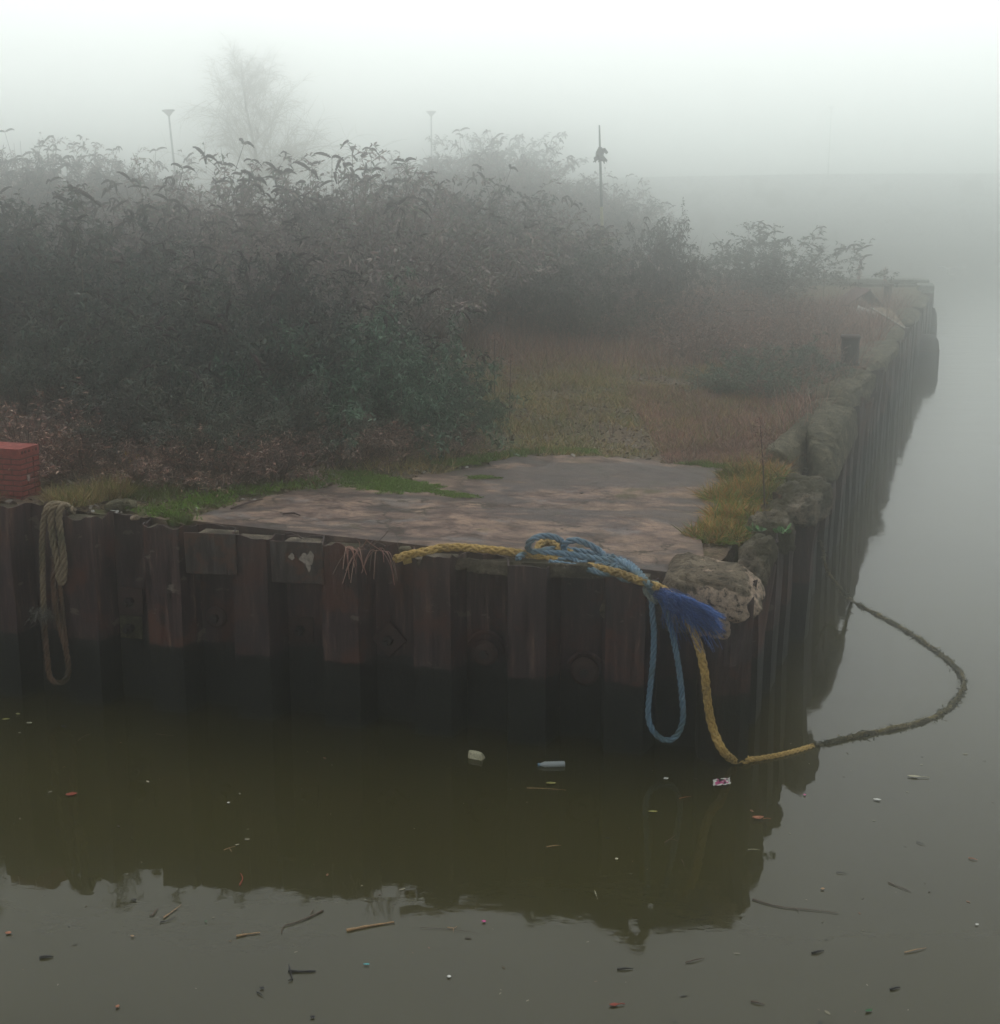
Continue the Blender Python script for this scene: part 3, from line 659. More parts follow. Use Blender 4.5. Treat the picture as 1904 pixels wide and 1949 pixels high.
s6 = [gp(1046, 1070, .01), gp(1075, 1074, .02), gp(1105, 1079, .02), gp(1140, 1086, .02), gp(1168, 1080, .04), gp(1180, 1090, .03), gp(1150, 1092, .01), gp(1120, 1084, .01)]
for s in (s1, s2, s3, s4): laid(mb, spline(s, .014), RB)
for s in (s5, s6): laid(mb, spline(s, .014), RB * .85)
rk = np.random.default_rng(77)
for j in range(5):                            # the messy knotted middle of the coil
    pc = gp(1160 + 9 * j, 1078 + 3 * j, .02); kp = [pc + np.array([rk.uniform(-.17, .10), rk.uniform(-.10, .10), abs(rk.normal(.03, .03))]) for _ in range(7)]
    laid(mb, spline(kp, .016), RB * .6)
world_child(mb, 'coil', M['blue'], br_)
mb = MB()
lp = wpath([(1240, 1130, .07), (1242, 1165, .09), (1245, 1210, .09), (1243, 1260, .09), (1238, 1310, .09), (1234, 1355, .09), (1240, 1385, .10), (1256, 1404, .11), (1274, 1409, .11), (1290, 1398, .10), (1300, 1370, .09), (1299, 1330, .09), (1292, 1270, .10), (1284, 1225, .10), (1273, 1180, .12), (1258, 1140, .10), (1250, 1128, .07)])
laid(mb, spline(lp, .014), RB * .9)
world_child(mb, 'hanging_loop', M['blue'], br_)
mb = MB(); kp = []
for i in range(40):
    t = i / 39 * 4 * pi; kp.append(knot + np.array([.055 * cos(t) * (1 + .3 * sin(t * .7)), .04 * sin(t), .075 * sin(t * .75 + .4)]))
laid(mb, spline(kp, .014), RB * .95); world_child(mb, 'knot', m_rope('bleached_knot', [(.12, .17, .17), (.24, .27, .24), (.33, .33, .26)]), br_)
# frayed end: some hundreds of fibres spilling to the right of the knot
r9 = np.random.default_rng(9); NFI = 620; K = 10
ends_px = r9.uniform(0, 1, (NFI, 2)); base = W(1252, 1128, .12)
u = ends_px[:, 0]; ex = 1262 + 118 * u ** .8; ey = 1140 + (44 * u + 34 * (ends_px[:, 1] - .35) * (1.0 + .5 * np.sin(u * 3)))
E = np.array([W(a, b, .14 + r9.uniform(0, .16)) for a, b in zip(ex, ey)])
tt_ = np.linspace(0, 1, K)[None, :, None]; mid = (base[None] + E) / 2 + np.array([0, -.02, .05]) + r9.normal(0, .02, (NFI, 3))
B0 = base[None] + r9.normal(0, .02, (NFI, 3))
PT = (1 - tt_) ** 2 * B0[:, None] + 2 * tt_ * (1 - tt_) * mid[:, None] + tt_ ** 2 * E[:, None]
ph_ = r9.uniform(0, 6.28, (NFI, 1, 3)); PT += .022 * np.sin(tt_ * 16 + ph_) * tt_
drp = (r9.random(NFI) < .13)[:, None] * np.clip(tt_[..., 0] - .45, 0, 1) ** 1.5 * r9.uniform(.2, .75, (NFI, 1)); PT[..., 2] -= drp
v_, f_ = tubes(PT - np.array(br_.location), np.full((NFI, K), .0028), 3)
link('frayed_end', np_mesh('frayed_end', v_, f_, M['bluefray'], True), br_)

# yellow braided rope: along the slab, over the corner, down, and floating out in a wide bend
yr = empty('yellow_rope', tuple(gp(930, 1045)), 'thick yellow braided rope hanging over the corner and floating in a wide bend', 'rope')
mb = MB(); RY = .039
y0 = [gp(752, 1064, -.02), gp(778, 1056, .0), gp(812, 1049, .04), gp(840, 1043, .06), (gp(880, 1042, .06)), gp(930, 1046, .06), gp(975, 1051, .06), gp(1010, 1056, .04), gp(1050, 1064, .02), gp(1100, 1072, .0)]
y1 = [gp(1022, 1052, .03), gp(1026, 1040, .07), gp(1036, 1032, .09), gp(1052, 1034, .09), gp(1066, 1044, .07), gp(1090, 1056, .03)]
y2 = [gp(1120, 1078, .02), gp(1150, 1084, .04), gp(1178, 1091, .05), gp(1205, 1101, .05), gp(1232, 1111, .05), W(1262, 1122, .02), W(1288, 1145, .07), W(1308, 1175, .13), W(1322, 1205, .17), W(1333, 1240, .19), W(1342, 1285, .20), W(1346, 1325, .20), W(1352, 1365, .22), W(1362, 1400, .25), W(1376, 1428, .30), P(1396, 1446, .05), P(1425, 1447, .02)]
y2b = [P(1418, 1447, .02), P(1445, 1444, .014), P(1480, 1438, .012), P(1515, 1430, .008), P(1548, 1420, .006)]
for s in (y0, y1, y2): plait(mb, spline(s, .014), RY)
plait(mb, spline(y2b, .014), RY * .68)
world_child(mb, 'dry_rope', M['yellow'], yr)
mb = MB()
y3 = [P(x, y, z) for x, y, z in ((1520, 1428, .0), (1545, 1421, .003), (1590, 1410, .012), (1640, 1398, .016), (1700, 1386, .016), (1750, 1374, .014), (1790, 1358, .014), (1818, 1335, .014), (1834, 1308, .012), (1832, 1286, .012), (1812, 1262, .014), (1785, 1240, .012), (1750, 1216, .012), (1712, 1192, .01), (1675, 1172, .008), (1640, 1154, .008), (1622, 1144, .012))]
y3 += [WR(1606, 1127, .45), WR(1590, 1108, .30), WR(1578, 1090, .2), WR(1570, 1070, .14), WR(1568, 1050, .1), WR(1560, 1030, .05)]
sp = spline(y3, .02); sp[:, 2] += .006 * np.sin(np.arange(len(sp)) * .35); plait(mb, sp, RY * .55, n=5, wob=.25)
world_child(mb, 'weedy_rope', M['weedrope'], yr)
r8 = np.random.default_rng(8)                # weed clinging to the wet part
ii = r8.integers(10, len(sp), 2600); base = sp[ii] + r8.normal(0, .014, (2600, 3)); d_ = unit(r8.normal(size=(2600, 3)) * np.array([1, 1, .5]))
v_, f_ = blades(base - np.array(yr.location), d_, r8.uniform(.015, .06, 2600), np.full(2600, .012), [.6, 1, .3], np.full(2600, .1))
tag(link('clinging_weed', np_mesh('clinging_weed', v_, f_, m_leaf('clinging_weed', [(.03, .04, .02), (.06, .06, .03), (.22, .18, .09), (.025, .03, .02)])), yr))

# brown laid rope hung over the left part of the wall
hr = empty('hanging_rope', tuple(W(104, 962, .0)), 'weathered brown rope doubled over the wall and hanging in loops beside the brick pillar', 'rope')
mb = MB(); RH = .036
q1 = wpath([(84, 1172, .10), (82, 1130, .08), (81, 1080, .07), (80, 1030, .07), (83, 990, .08), (90, 966, .05)]) + [gp(104, 958, .05), gp(122, 962, .02)]
q2 = [gp(126, 962, .02)] + wpath([(110, 961, .03), (98, 972, .08), (98, 1005, .09), (103, 1040, .09), (110, 1070, .09), (112, 1095, .1), (116, 1110, .11), (121, 1098, .1), (121, 1060, .08), (116, 1020, .08), (112, 985, .08), (118, 964, .06)]) + [gp(132, 966, .02), gp(140, 974, 0)]
q3 = wpath([(106, 1070, .04), (102, 1100, .05), (104, 1140, .06), (110, 1180, .08), (120, 1215, .09), (128, 1250, .09), (130, 1280, .10), (122, 1297, .11), (106, 1299, .11), (95, 1288, .10), (91, 1260, .09), (87, 1220, .09), (84, 1180, .10)])
q4 = wpath([(98, 1060, .02), (108, 1085, .04), (116, 1130, .05), (121, 1180, .05), (127, 1230, .06)])
laid(mb, spline(q1, .016), RH * .85); laid(mb, spline(q2, .016), RH)
world_child(mb, 'upper_loop', M['hemp'], hr)
mb = MB(); laid(mb, spline(q3, .016), RH * .85, wob=.1); laid(mb, spline(q4, .016), RH * .6)
world_child(mb, 'lower_loop', M['hempred'], hr)
c = W(80, 1168, .10); nfr = 420; B0 = c[None] + r8.normal(0, .05, (nfr, 3)) * np.array([1, .5, .7]); d_ = unit(r8.normal(size=(nfr, 3)))
v_, f_ = blades(B0 - np.array(hr.location), d_, r8.uniform(.03, .10, nfr), np.full(nfr, .007), [1, .8, .3], np.full(nfr, .3))
link('frayed_splice', np_mesh('frayed_splice', v_, f_, m_leaf('grey_fibre', [(.12, .12, .10), (.2, .19, .17), (.08, .075, .06)])), hr)

# dead stems hanging over the wall
pts = []; r7 = np.random.default_rng(4)
for i in range(34):
    x0 = r7.uniform(655, 738); a = W(x0, 1040 + (x0 - 650) * .12, -.05); x1 = x0 + r7.normal(-4, 22); dp = r7.uniform(12, 62) if r7.random() < .7 else -r7.uniform(10, 40)
    b_ = W((x0 + x1) / 2, 1040 + (x0 - 650) * .12 - 8, .08); c = W(x1, 1045 + (x0 - 650) * .12 + dp, .10)
    t_ = np.linspace(0, 1, 8)[:, None]; pts.append((1 - t_) ** 2 * a + 2 * t_ * (1 - t_) * b_ + t_ ** 2 * c)
pts = np.array(pts); org = W(695, 1045, 0)
v_, f_ = tubes(pts - org, np.full(pts.shape[:2], .0042), 3)
tag(link('dead_plant', np_mesh('dead_plant', v_, f_, M['brownweed']), None, tuple(org)), 'dry orange stems trailing over the top of the near wall', 'dead plant')

# ------------------------------------------------------------------ shrubs
def grow_shrub(seed, Hh=2.5, spread=1.3, nst=46, nbr=11, nlf=34, llen=(.05, .115), arch=1., lowleaf=.25, heads=26):
    r = np.random.default_rng(seed); K = 8
    az = r.uniform(0, 2 * pi, nst); ph0 = r.uniform(.02, 1.05, nst) ** 1.0; L = Hh * r.uniform(.75, 1.12, nst) * (1 + .18 * ph0)
    L[:4] *= 1.12; ph0[:4] *= .3
    bx = r.uniform(0, .42 * spread, nst); P0 = np.stack([bx * np.cos(az), bx * np.sin(az), np.full(nst, -.05)], 1)
    pts = [P0]; azk = az.copy()
    for k in range(1, K):
        t = k / (K - 1); ph = ph0 * (.45 + .75 * t) * spread / 1.3 + arch * .55 * ph0 * t ** 3 + r.normal(0, .06, nst); azk = azk + r.normal(0, .12, nst)
        d = np.stack([np.sin(ph) * np.cos(azk), np.sin(ph) * np.sin(azk), np.cos(ph)], 1); pts.append(pts[-1] + d * (L / (K - 1))[:, None])
    S = np.stack(pts, 1); rad = np.linspace(.013, .0035, K)[None] * r.uniform(.7, 1.3, (nst, 1))
    sv, sf = tubes(S, rad, 3)
    # side branches
    N = nst * nbr; si = np.repeat(np.arange(nst), nbr); t = r.uniform(.12, 1., N); a = t * (K - 1); i0 = np.minimum(a.astype(int), K - 2); fr = (a - i0)[:, None]
    b0 = S[si, i0] * (1 - fr) + S[si, i0 + 1] * fr; sd = unit(S[si, i0 + 1] - S[si, i0])
    d = unit(sd + r.normal(0, .75, (N, 3)) + np.array([0, 0, .25])); bl = r.uniform(.22, .62, N) * (1.15 - .5 * t) * Hh / 2.5; KB = 5
    tb = np.linspace(0, 1, KB); B = b0[:, None] + d[:, None] * (bl[:, None] * tb)[..., None]; B[..., 2] -= .22 * bl[:, None] * tb ** 2
    B[:, 1:] += r.normal(0, .012, (N, KB - 1, 3)); bv, bf = tubes(B, np.linspace(.006, .002, KB)[None] * np.ones((N, 1)), 3)
    # fine twigs
    NT_ = N * 4; ti = np.repeat(np.arange(N), 4); tp = r.integers(1, KB, NT_); tw0 = B[ti, tp]; td = unit(d[ti] + r.normal(0, .9, (NT_, 3)))
    tl = r.uniform(.08, .26, NT_); TW = np.stack([tw0, tw0 + td * tl[:, None] * .5, tw0 + td * tl[:, None] + np.array([0, 0, -.02])], 1)
    tv, tf = tubes(TW, np.linspace(.0026, .0014, 3)[None] * np.ones((NT_, 1)), 3)
    # leaves: along branches and twigs, fewer low down
    NL = N * nlf; li = np.repeat(np.arange(N), nlf); keep = r.random(NL) < np.clip(lowleaf + (b0[li, 2] / Hh) * 1.5, .0, 1.)
    li = li[keep]; NL = len(li); on_t = r.random(NL) < .6; tsel = li * 4 + r.integers(0, 4, NL); q = r.uniform(.1, 1., NL)[:, None]
    pa = TW[tsel, 0] * (1 - q) + TW[tsel, 2] * q; jb = r.integers(0, KB - 1, NL); pb = B[li, jb] * (1 - q) + B[li, jb + 1] * q
    lb = np.where(on_t[:, None], pa, pb); ld = unit(d[li] * .5 + r.normal(0, .8, (NL, 3)) + np.array([0, 0, .1]))
    ll = r.uniform(*llen, NL); lv, lf = blades(lb, ld, ll, ll * .30, [.25, 1., .75, .04], r.uniform(.1, .6, NL))
    # seed head spots: tips of the tallest stems and branches
    tips = np.vstack([S[:, -1], B[:, -1]]); td_ = np.vstack([unit(S[:, -1] - S[:, -2]), d]); sc = tips[:, 2] + .30 * np.hypot(tips[:, 0], tips[:, 1]) + r.normal(0, .12, len(tips))
    o = np.argsort(-sc)[:heads * 2]; o = r.permutation(o)[:heads]
    return dict(stem=cat((sv, sf), (bv, bf), (tv, tf)), leaf=(lv, lf), heads=[(tips[i], td_[i]) for i in o])
def head_mesh(seed):                          # one long drooping dead panicle and a smaller one or two beside it
    r = np.random.default_rng(seed); vs = []; a0 = r.uniform(0, 6.28)
    for k in range(2 + seed % 2):
        a = a0 + [0, 2.4, -2.0][k] + r.uniform(-.4, .4); L = r.uniform(.14, .28) * (1, .65, .5)[k]; ua, ub = r.uniform(.2, 1.2), r.uniform(.45, 1.4)
        t = np.linspace(0, 1, 8)[:, None]; q = np.stack([cos(a) * L * t[:, 0] * .95, sin(a) * L * t[:, 0] * .95, L * (ua * t[:, 0] - ub * t[:, 0] ** 2)], 1)
        n = 90; ii = r.uniform(.08, 1, n); b = np.stack([np.interp(ii, t[:, 0], q[:, j]) for j in range(3)], 1)
        dd = unit(r.normal(size=(n, 3))); vs.append(blades(b, dd, r.uniform(.014, .028, n) * (1.2 - ii * .6), np.full(n, .014), [.8, 1, .5], np.zeros(n)))
        vs.append(tubes(q[None], np.array([[.003, .012, .018, .021, .020, .016, .011, .004]]), 5))
    return cat(*vs)
HEADS = []
for i in range(5):
    v_, f_ = head_mesh(50 + i); HEADS.append(np_mesh('seed_head', v_, f_, M['head']))
PROT = {}
def proto(key, leafmat, **kw):
    g = grow_shrub(**kw)
    PROT[key] = dict(stem=np_mesh('stems', *g['stem'], M['stem']), leaf=np_mesh('foliage', *g['leaf'], M[leafmat]), heads=g['heads'], H=kw.get('Hh', 2.5))
    r = np.random.default_rng(kw['seed'] + 900); hv = []
    for i, (p, d) in enumerate(g['heads']):
        v_, f_ = HEADV[i % 5]; a = r.uniform(0, 6.28); c, s = cos(a), sin(a); hv.append((v_ @ (lambda b_: np.array([[1, 0, 0], [0, cos(b_), sin(b_)], [0, -sin(b_), cos(b_)]]))(r.normal(0, .55)) @ np.array([[c, s, 0], [-s, c, 0], [0, 0, 1]]) * r.uniform(.6, 1.3) + p, f_))
    PROT[key]['far'] = np_mesh('shrub', *(lambda: (cat(g['stem'], g['leaf'], cat(*hv))))(), None, mats=[M['stem'], M[leafmat], M['head']],
        midx=np.r_[np.zeros(len(g['stem'][1])), np.ones(len(g['leaf'][1])), np.full(sum(len(f) for _, f in hv), 2)])
HEADV = [head_mesh(50 + i) for i in range(5)]
proto('a', 'leaf', seed=1, Hh=2.6, spread=1.25, heads=26)
proto('b', 'leafd', seed=2, Hh=2.6, spread=1.0, nst=50, heads=30, lowleaf=.15)
proto('c', 'leafg', seed=3, Hh=2.1, spread=1.7, nst=54, nbr=12, heads=12, lowleaf=.5)
proto('d', 'leaf', seed=4, Hh=2.6, spread=1.5, nst=40, heads=22)
proto('e', 'leafd', seed=5, Hh=2.2, spread=1.9, nst=30, nbr=9, nlf=20, heads=24, arch=1.5, lowleaf=.2)   # open spreading one
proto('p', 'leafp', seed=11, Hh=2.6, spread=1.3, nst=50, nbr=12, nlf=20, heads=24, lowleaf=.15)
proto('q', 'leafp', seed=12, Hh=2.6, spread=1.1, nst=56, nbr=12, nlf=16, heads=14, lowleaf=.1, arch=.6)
proto('t', 'brownweed', seed=6, Hh=1.7, spread=1.5, nst=60, nbr=12, nlf=5, heads=0 + 1, lowleaf=.2)        # leafless tangle
def shrub(key, xpx, Y, h, label, group, wide=1., near=False, rz=None, nh=22):
    X = X_at(xpx, Y); z = float(gz(X, Y)) - .03; s = h / PROT[key]['H'] / 1.12; rz = random.uniform(0, 6.28) if rz is None else rz
    if near:
        o = empty('shrub', (X, Y, z), label, 'shrub', group, rz); o.scale = (s * wide, s * wide, s)
        link('stems', PROT[key]['stem'], o); link('foliage', PROT[key]['leaf'], o)
        for i, (p, d) in enumerate(PROT[key]['heads'][:nh]):
            q = link('seed_head', HEADS[i % 5], o, tuple(p)); q.rotation_euler = (random.gauss(0, .5), random.gauss(0, .4), random.uniform(0, 6.28)); k = random.uniform(.8, 1.6); q.scale = (k, k, k)
    else:
        o = link('shrub', PROT[key]['far'], None, (X, Y, z)); o.rotation_euler = (0, 0, rz); o.scale = (s * wide, s * wide, s); tag(o, label, 'shrub', group)
    return o
def top_h(ypx, Y, X=0): return H + Y * tan(atan((974.5 - ypx) / F) - PITCH) - float(gz(X, Y))
G1 = 'shrubs of the nearest thicket'
for key, x, Y, yt, lab, wd in (
    ('b', -70, 20.3, 400, 'tall dark shrub cut by the frame edge behind the brick pillar', 1.1),
    ('a', 60, 18.4, 560, 'dark shrub standing right behind the brick pillar', 1.1),
    ('b', 40, 20.8, 385, 'tall shrub with many curled dead heads above the brick pillar', 1.1),
    ('d', 190, 20.5, 410, 'tall dark shrub with curled heads between the brick pillar and the front thicket', 1.1),
    ('a', 190, 18.2, 590, 'dark green shrub with reddish heads next to the small yellow flowers', 1.05),
    ('d', 320, 18.6, 545, 'dark twiggy shrub under the arching reddish flower heads', 1.1),
    ('a', 440, 18.9, 482, 'front shrub carrying the lone clump of big dark heads', 1.0),
    ('b', 545, 19.1, 488, 'front shrub carrying the flat row of dark heads on its top', .95),
    ('c', 650, 18.8, 570, 'grey-green leafy shrub at the middle of the front thicket', 1.1),
    ('c', 760, 18.8, 618, 'pale green spreading shrub overhanging the slab moss', 1.0),
    ('c', 852, 19.0, 716, 'lowest green shrub at the open end of the front thicket', .95),
    ('b', 815, 20.0, 640, 'shrub with drooping dark heads reaching over the open grass', .9),
    ('a', 375, 16.3, 705, 'short brown-stemmed shrub at the foot of the front thicket', 1.2),
    ('a', 560, 16.9, 700, 'short tangled shrub above the bright moss strip', 1.2),
    ('b', 240, 16.2, 740, 'short bare-stemmed shrub behind the dry grass tuft', 1.2)):
    shrub(key, x, Y, top_h(yt, Y, X_at(x, Y)), lab, G1, wd, near=True, nh=20 if yt < 650 else 5)
G2 = 'misty shrubs behind the front thicket'
rs2 = random.Random(22)
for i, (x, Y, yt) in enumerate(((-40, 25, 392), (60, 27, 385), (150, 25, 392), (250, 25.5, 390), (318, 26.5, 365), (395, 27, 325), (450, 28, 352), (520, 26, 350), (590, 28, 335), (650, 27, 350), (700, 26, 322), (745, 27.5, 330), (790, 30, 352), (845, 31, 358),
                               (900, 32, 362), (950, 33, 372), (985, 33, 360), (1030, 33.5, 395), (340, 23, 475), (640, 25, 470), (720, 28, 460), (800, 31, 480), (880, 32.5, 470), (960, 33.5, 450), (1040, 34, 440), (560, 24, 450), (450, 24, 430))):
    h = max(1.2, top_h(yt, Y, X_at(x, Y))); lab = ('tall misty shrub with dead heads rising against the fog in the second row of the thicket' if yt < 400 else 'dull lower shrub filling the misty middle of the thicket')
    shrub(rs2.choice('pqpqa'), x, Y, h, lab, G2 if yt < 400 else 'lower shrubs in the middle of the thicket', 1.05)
G3 = 'shrubs at the open end of the thicket'
for key, x, Y, yt, lab, wd in (
    ('e', 1200, 34, 415, 'upright shrub to one side of the tilted pole', .8), ('b', 1265, 35, 420, 'narrow shrub with a spiky head at its very top', .6),
    ('e', 1300, 35.5, 470, 'thin arching shrub leaning towards the lone round bush', .5), ('d', 1112, 32, 478, 'dark shrub directly under the tilted pole', 1.0),
    ('d', 1165, 36, 485, 'low shrub at the foot of the tilted pole', 1.0)):
    shrub(key, x, Y, top_h(yt, Y, X_at(x, Y)), lab, G3, wd)
shrub('a', 1462, 40.5, top_h(425, 40.5, X_at(1462, 40.5)), 'lone round bush standing clear against the pale water', None, 1.5, near=True, nh=22)
shrub('e', 1390, 40.0, top_h(490, 40.0, X_at(1395, 40)), 'small arching bush leaning out of the lone round bush', None, .6)
G4 = 'far shrubs fading into the fog'
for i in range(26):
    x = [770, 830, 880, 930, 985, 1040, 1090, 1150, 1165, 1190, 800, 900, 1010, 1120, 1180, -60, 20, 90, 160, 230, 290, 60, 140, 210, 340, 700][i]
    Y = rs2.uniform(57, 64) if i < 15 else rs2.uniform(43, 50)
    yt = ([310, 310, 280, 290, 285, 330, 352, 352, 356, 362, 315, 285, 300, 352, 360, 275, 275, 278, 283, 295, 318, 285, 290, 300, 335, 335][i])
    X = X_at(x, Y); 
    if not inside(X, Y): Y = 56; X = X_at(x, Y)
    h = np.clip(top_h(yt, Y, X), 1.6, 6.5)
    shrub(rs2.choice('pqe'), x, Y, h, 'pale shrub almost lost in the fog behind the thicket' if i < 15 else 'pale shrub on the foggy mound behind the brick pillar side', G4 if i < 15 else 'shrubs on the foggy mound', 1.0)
G5 = 'leafless tangles on the open ground'
rt = random.Random(31)
for (x, Y, h) in ((1000, 33, .9), (1080, 33, 1.0), (1180, 33, 1.0), (1260, 33, 1.1), (1340, 34, 1.1), (1420, 36, 1.0), (1500, 36, .9), (1560, 36, .7), (1330, 29.5, .9), (1400, 29.5, .9), (1460, 31, .8), (1530, 31, .8), (1240, 36, 1.2),
                  (940, 33, 1.0), (870, 32, 1.1), (1420, 24.5, .6), (1470, 25.5, .7), (1540, 27, .7), (1340, 38, 1.1),  (1220, 34, .8), (1120, 34, .9), (1580, 33, .7),
                  (150, 15.9, .7), (260, 15.6, .55), (420, 15.9, .7), (520, 16.2, .6), (640, 17.2, .7), (740, 17.8, .6), (330, 15.9, .6), (60, 16.2, .9), (850, 18.4, .5)):
    shrub('t', x, Y, h, 'tangle of thin brown leafless stems on the open ground' if Y > 20 else 'low brown tangle of stems at the foot of the front thicket', G5 if Y > 20 else 'brown tangles at the thicket foot', 1.5)
for (x, Y, h, lab) in ((1440, 24.2, .75, 'low green bramble in front of the bollard slab'), (1500, 26.0, .8, 'low green bramble beside the bollard slab'), (1385, 24.8, .6, 'low green bramble nearest the open grass')):
    shrub('c', x, Y, h, lab, 'green brambles near the bollard', 1.5)

# ------------------------------------------------------------------ ground cover
def scatter(n, boxp, cond, dens=None):
    x = rng.uniform(boxp[0], boxp[1], n * 3); y = rng.uniform(boxp[2], boxp[3], n * 3); k = cond(x, y)
    if dens is not None: k &= rng.random(len(x)) < dens(x, y)
    x, y = x[k][:n], y[k][:n]; return x, y
SPX = np.array([q for q in slab_poly])
def off_slab(x, y): return ~inside(x, y, slab_poly)
def clump(x, y, s=1.3, k=0): return .5 + .5 * np.sin(x * s * 2.1 + k + 1.7 * np.sin(y * s * 1.3)) * np.sin(y * s * 1.9 + 1.3 * np.sin(x * s + k))
def field(name, n, boxp, cond, L, wd, mat, tilt=.5, dens=None, droop=.3, prof=(1, .8, .1), kind='stuff', sink=.0, zadd=0.):
    x, y = scatter(n, boxp, cond, dens); n = len(x); b = np.stack([x, y, gz(x, y) - sink + zadd], 1)
    d = unit(np.stack([rng.normal(0, tilt, n), rng.normal(0, tilt, n), np.ones(n)], 1)); l = rng.uniform(*L, n) * (.45 + .9 * clump(x, y, 2.3, 3)) * (.6 + .7 * clump(x, y, .55, 8))
    v_, f_ = blades(b, d, l, rng.uniform(*wd, n), list(prof), rng.uniform(0, droop, n))
    return tag(link(name, np_mesh(name, v_, f_, M[mat])), kind=kind)
openg = lambda x, y: edge_clear(x, y, .25, .35) & off_slab(x, y)
# dry yellow grass on the open ground beyond the slab
field('dry_grass', 120000, (-3, 13.5, 16.5, 33), openg, (.06, .24), (.006, .014), 'grass', .7, lambda x, y: np.clip(clump(x, y, .9) * 1.5 - .25, .04, 1) * np.clip(clump(x, y, 3.1, 5) * 1.6, .15, 1))
field('brown_weeds', 60000, (-6, 15, 19, 48), openg, (.25, .85), (.005, .012), 'brownweed', .4, lambda x, y: np.clip(smooth(25.5, 30, y) * .9 + smooth(3.0, 4.5, x - (y - 18) * .2) * .8, .03, 1) * (.3 + .7 * clump(x, y, .9, 2)) * smooth(45, 40, y), .4)
field('far_weeds', 30000, (-25, 8, 40, 80), openg, (.4, 1.3), (.012, .03), 'brownweed', .4, None, .3)
field('green_grass', 42000, (-6.5, 9, 14.2, 26), openg, (.04, .14), (.005, .011), 'green', .7, lambda x, y: np.clip(clump(x, y, 1.1, 4) * 1.4 - .75, 0, 1), .3)
# low cover at the foot of the thicket with pale scraps of litter
x, y = scatter(22000, (-9, 10, 14, 30), openg); n = len(x); b = np.stack([x, y, gz(x, y) + .01], 1); d = unit(np.stack([rng.normal(size=n), rng.normal(size=n), rng.normal(0, .25, n)], 1))
v_, f_ = blades(b, d, rng.uniform(.02, .085, n), rng.uniform(.012, .045, n), [.5, 1, .4], np.zeros(n)); tag(link('ground_litter', np_mesh('ground_litter', v_, f_, M['litter'])), kind='stuff')
# moss on and around the slab edge
def near_px(pts, rad):
    C_ = [(gP(*p)[:2], rad if len(p) < 3 else p[2]) for p in pts]
    def f(x, y):
        m = np.zeros(len(x), bool)
        for c, r_ in [(c, r_) for c, r_ in C_]:
            a = np.arctan2(y - c[1], x - c[0]); m |= np.hypot((x - c[0]) * .75, (y - c[1])) < r_ * (1 + .25 * np.sin(3 * a + c[0] * 5) + .2 * np.sin(7 * a + c[1] * 9))
        return m
    return f
for nm, lst, per, r_, Lr in (('moss_patch', [(665, 905), (690, 912), (715, 918), (740, 922), (765, 926), (785, 931), (700, 925), (725, 930), (755, 936), (780, 930)], 4200, .20, (.012, .034)),
                        ('moss_edge', [(900, 880), (930, 873), (965, 868), (1000, 864), (1040, 861), (1080, 860), (1110, 862), (860, 886), (1330, 886), (1375, 891), (870, 884)], 2200, .15, (.02, .06)),
                        ('moss_strip', [(330, 985), (350, 965), (385, 952), (420, 945), (455, 940), (490, 935), (530, 930), (570, 928), (610, 922), (640, 915), (400, 960), (300, 975)], 420, .2, (.02, .07)),
                        ('moss_on_slab', [(842, 940), (862, 944), (882, 947), (926, 911), (912, 912), (820, 937)], 1200, .11, (.008, .022))):
    X_ = []; Y_ = []
    for p_ in lst:
        c = gP(*p_); a = rng.uniform(0, 6.28, per); q_ = r_ * rng.random(per) ** .7 * (1 + .3 * np.sin(3 * a + p_[0]) + .2 * np.sin(8 * a + p_[1])); X_.append(c[0] + q_ * np.cos(a) * 1.5); Y_.append(c[1] + q_ * np.sin(a))
    X_ = np.concatenate(X_); Y_ = np.concatenate(Y_); k = edge_clear(X_, Y_, .3, .35) & (rng.random(len(X_)) < .35 + .65 * clump(X_, Y_, 4, 1)); X_, Y_ = X_[k], Y_[k]; n = len(X_)
    v_, f_ = blades(np.stack([X_, Y_, gz(X_, Y_) + .018], 1), unit(np.stack([rng.normal(0, .7, n), rng.normal(0, .7, n), np.ones(n)], 1)), rng.uniform(*Lr, n), rng.uniform(.005, .012, n), [1, .9, .2], rng.uniform(0, .3, n))
    tag(link(nm, np_mesh(nm, v_, f_, M['moss'])), kind='stuff')
field('low_brown_weeds', 60000, (2.2, 9, 17.6, 25), openg, (.05, .22), (.004, .010), 'brownweed', .8, lambda x, y: clump(x, y, 1.0, 6) ** .7, .4)
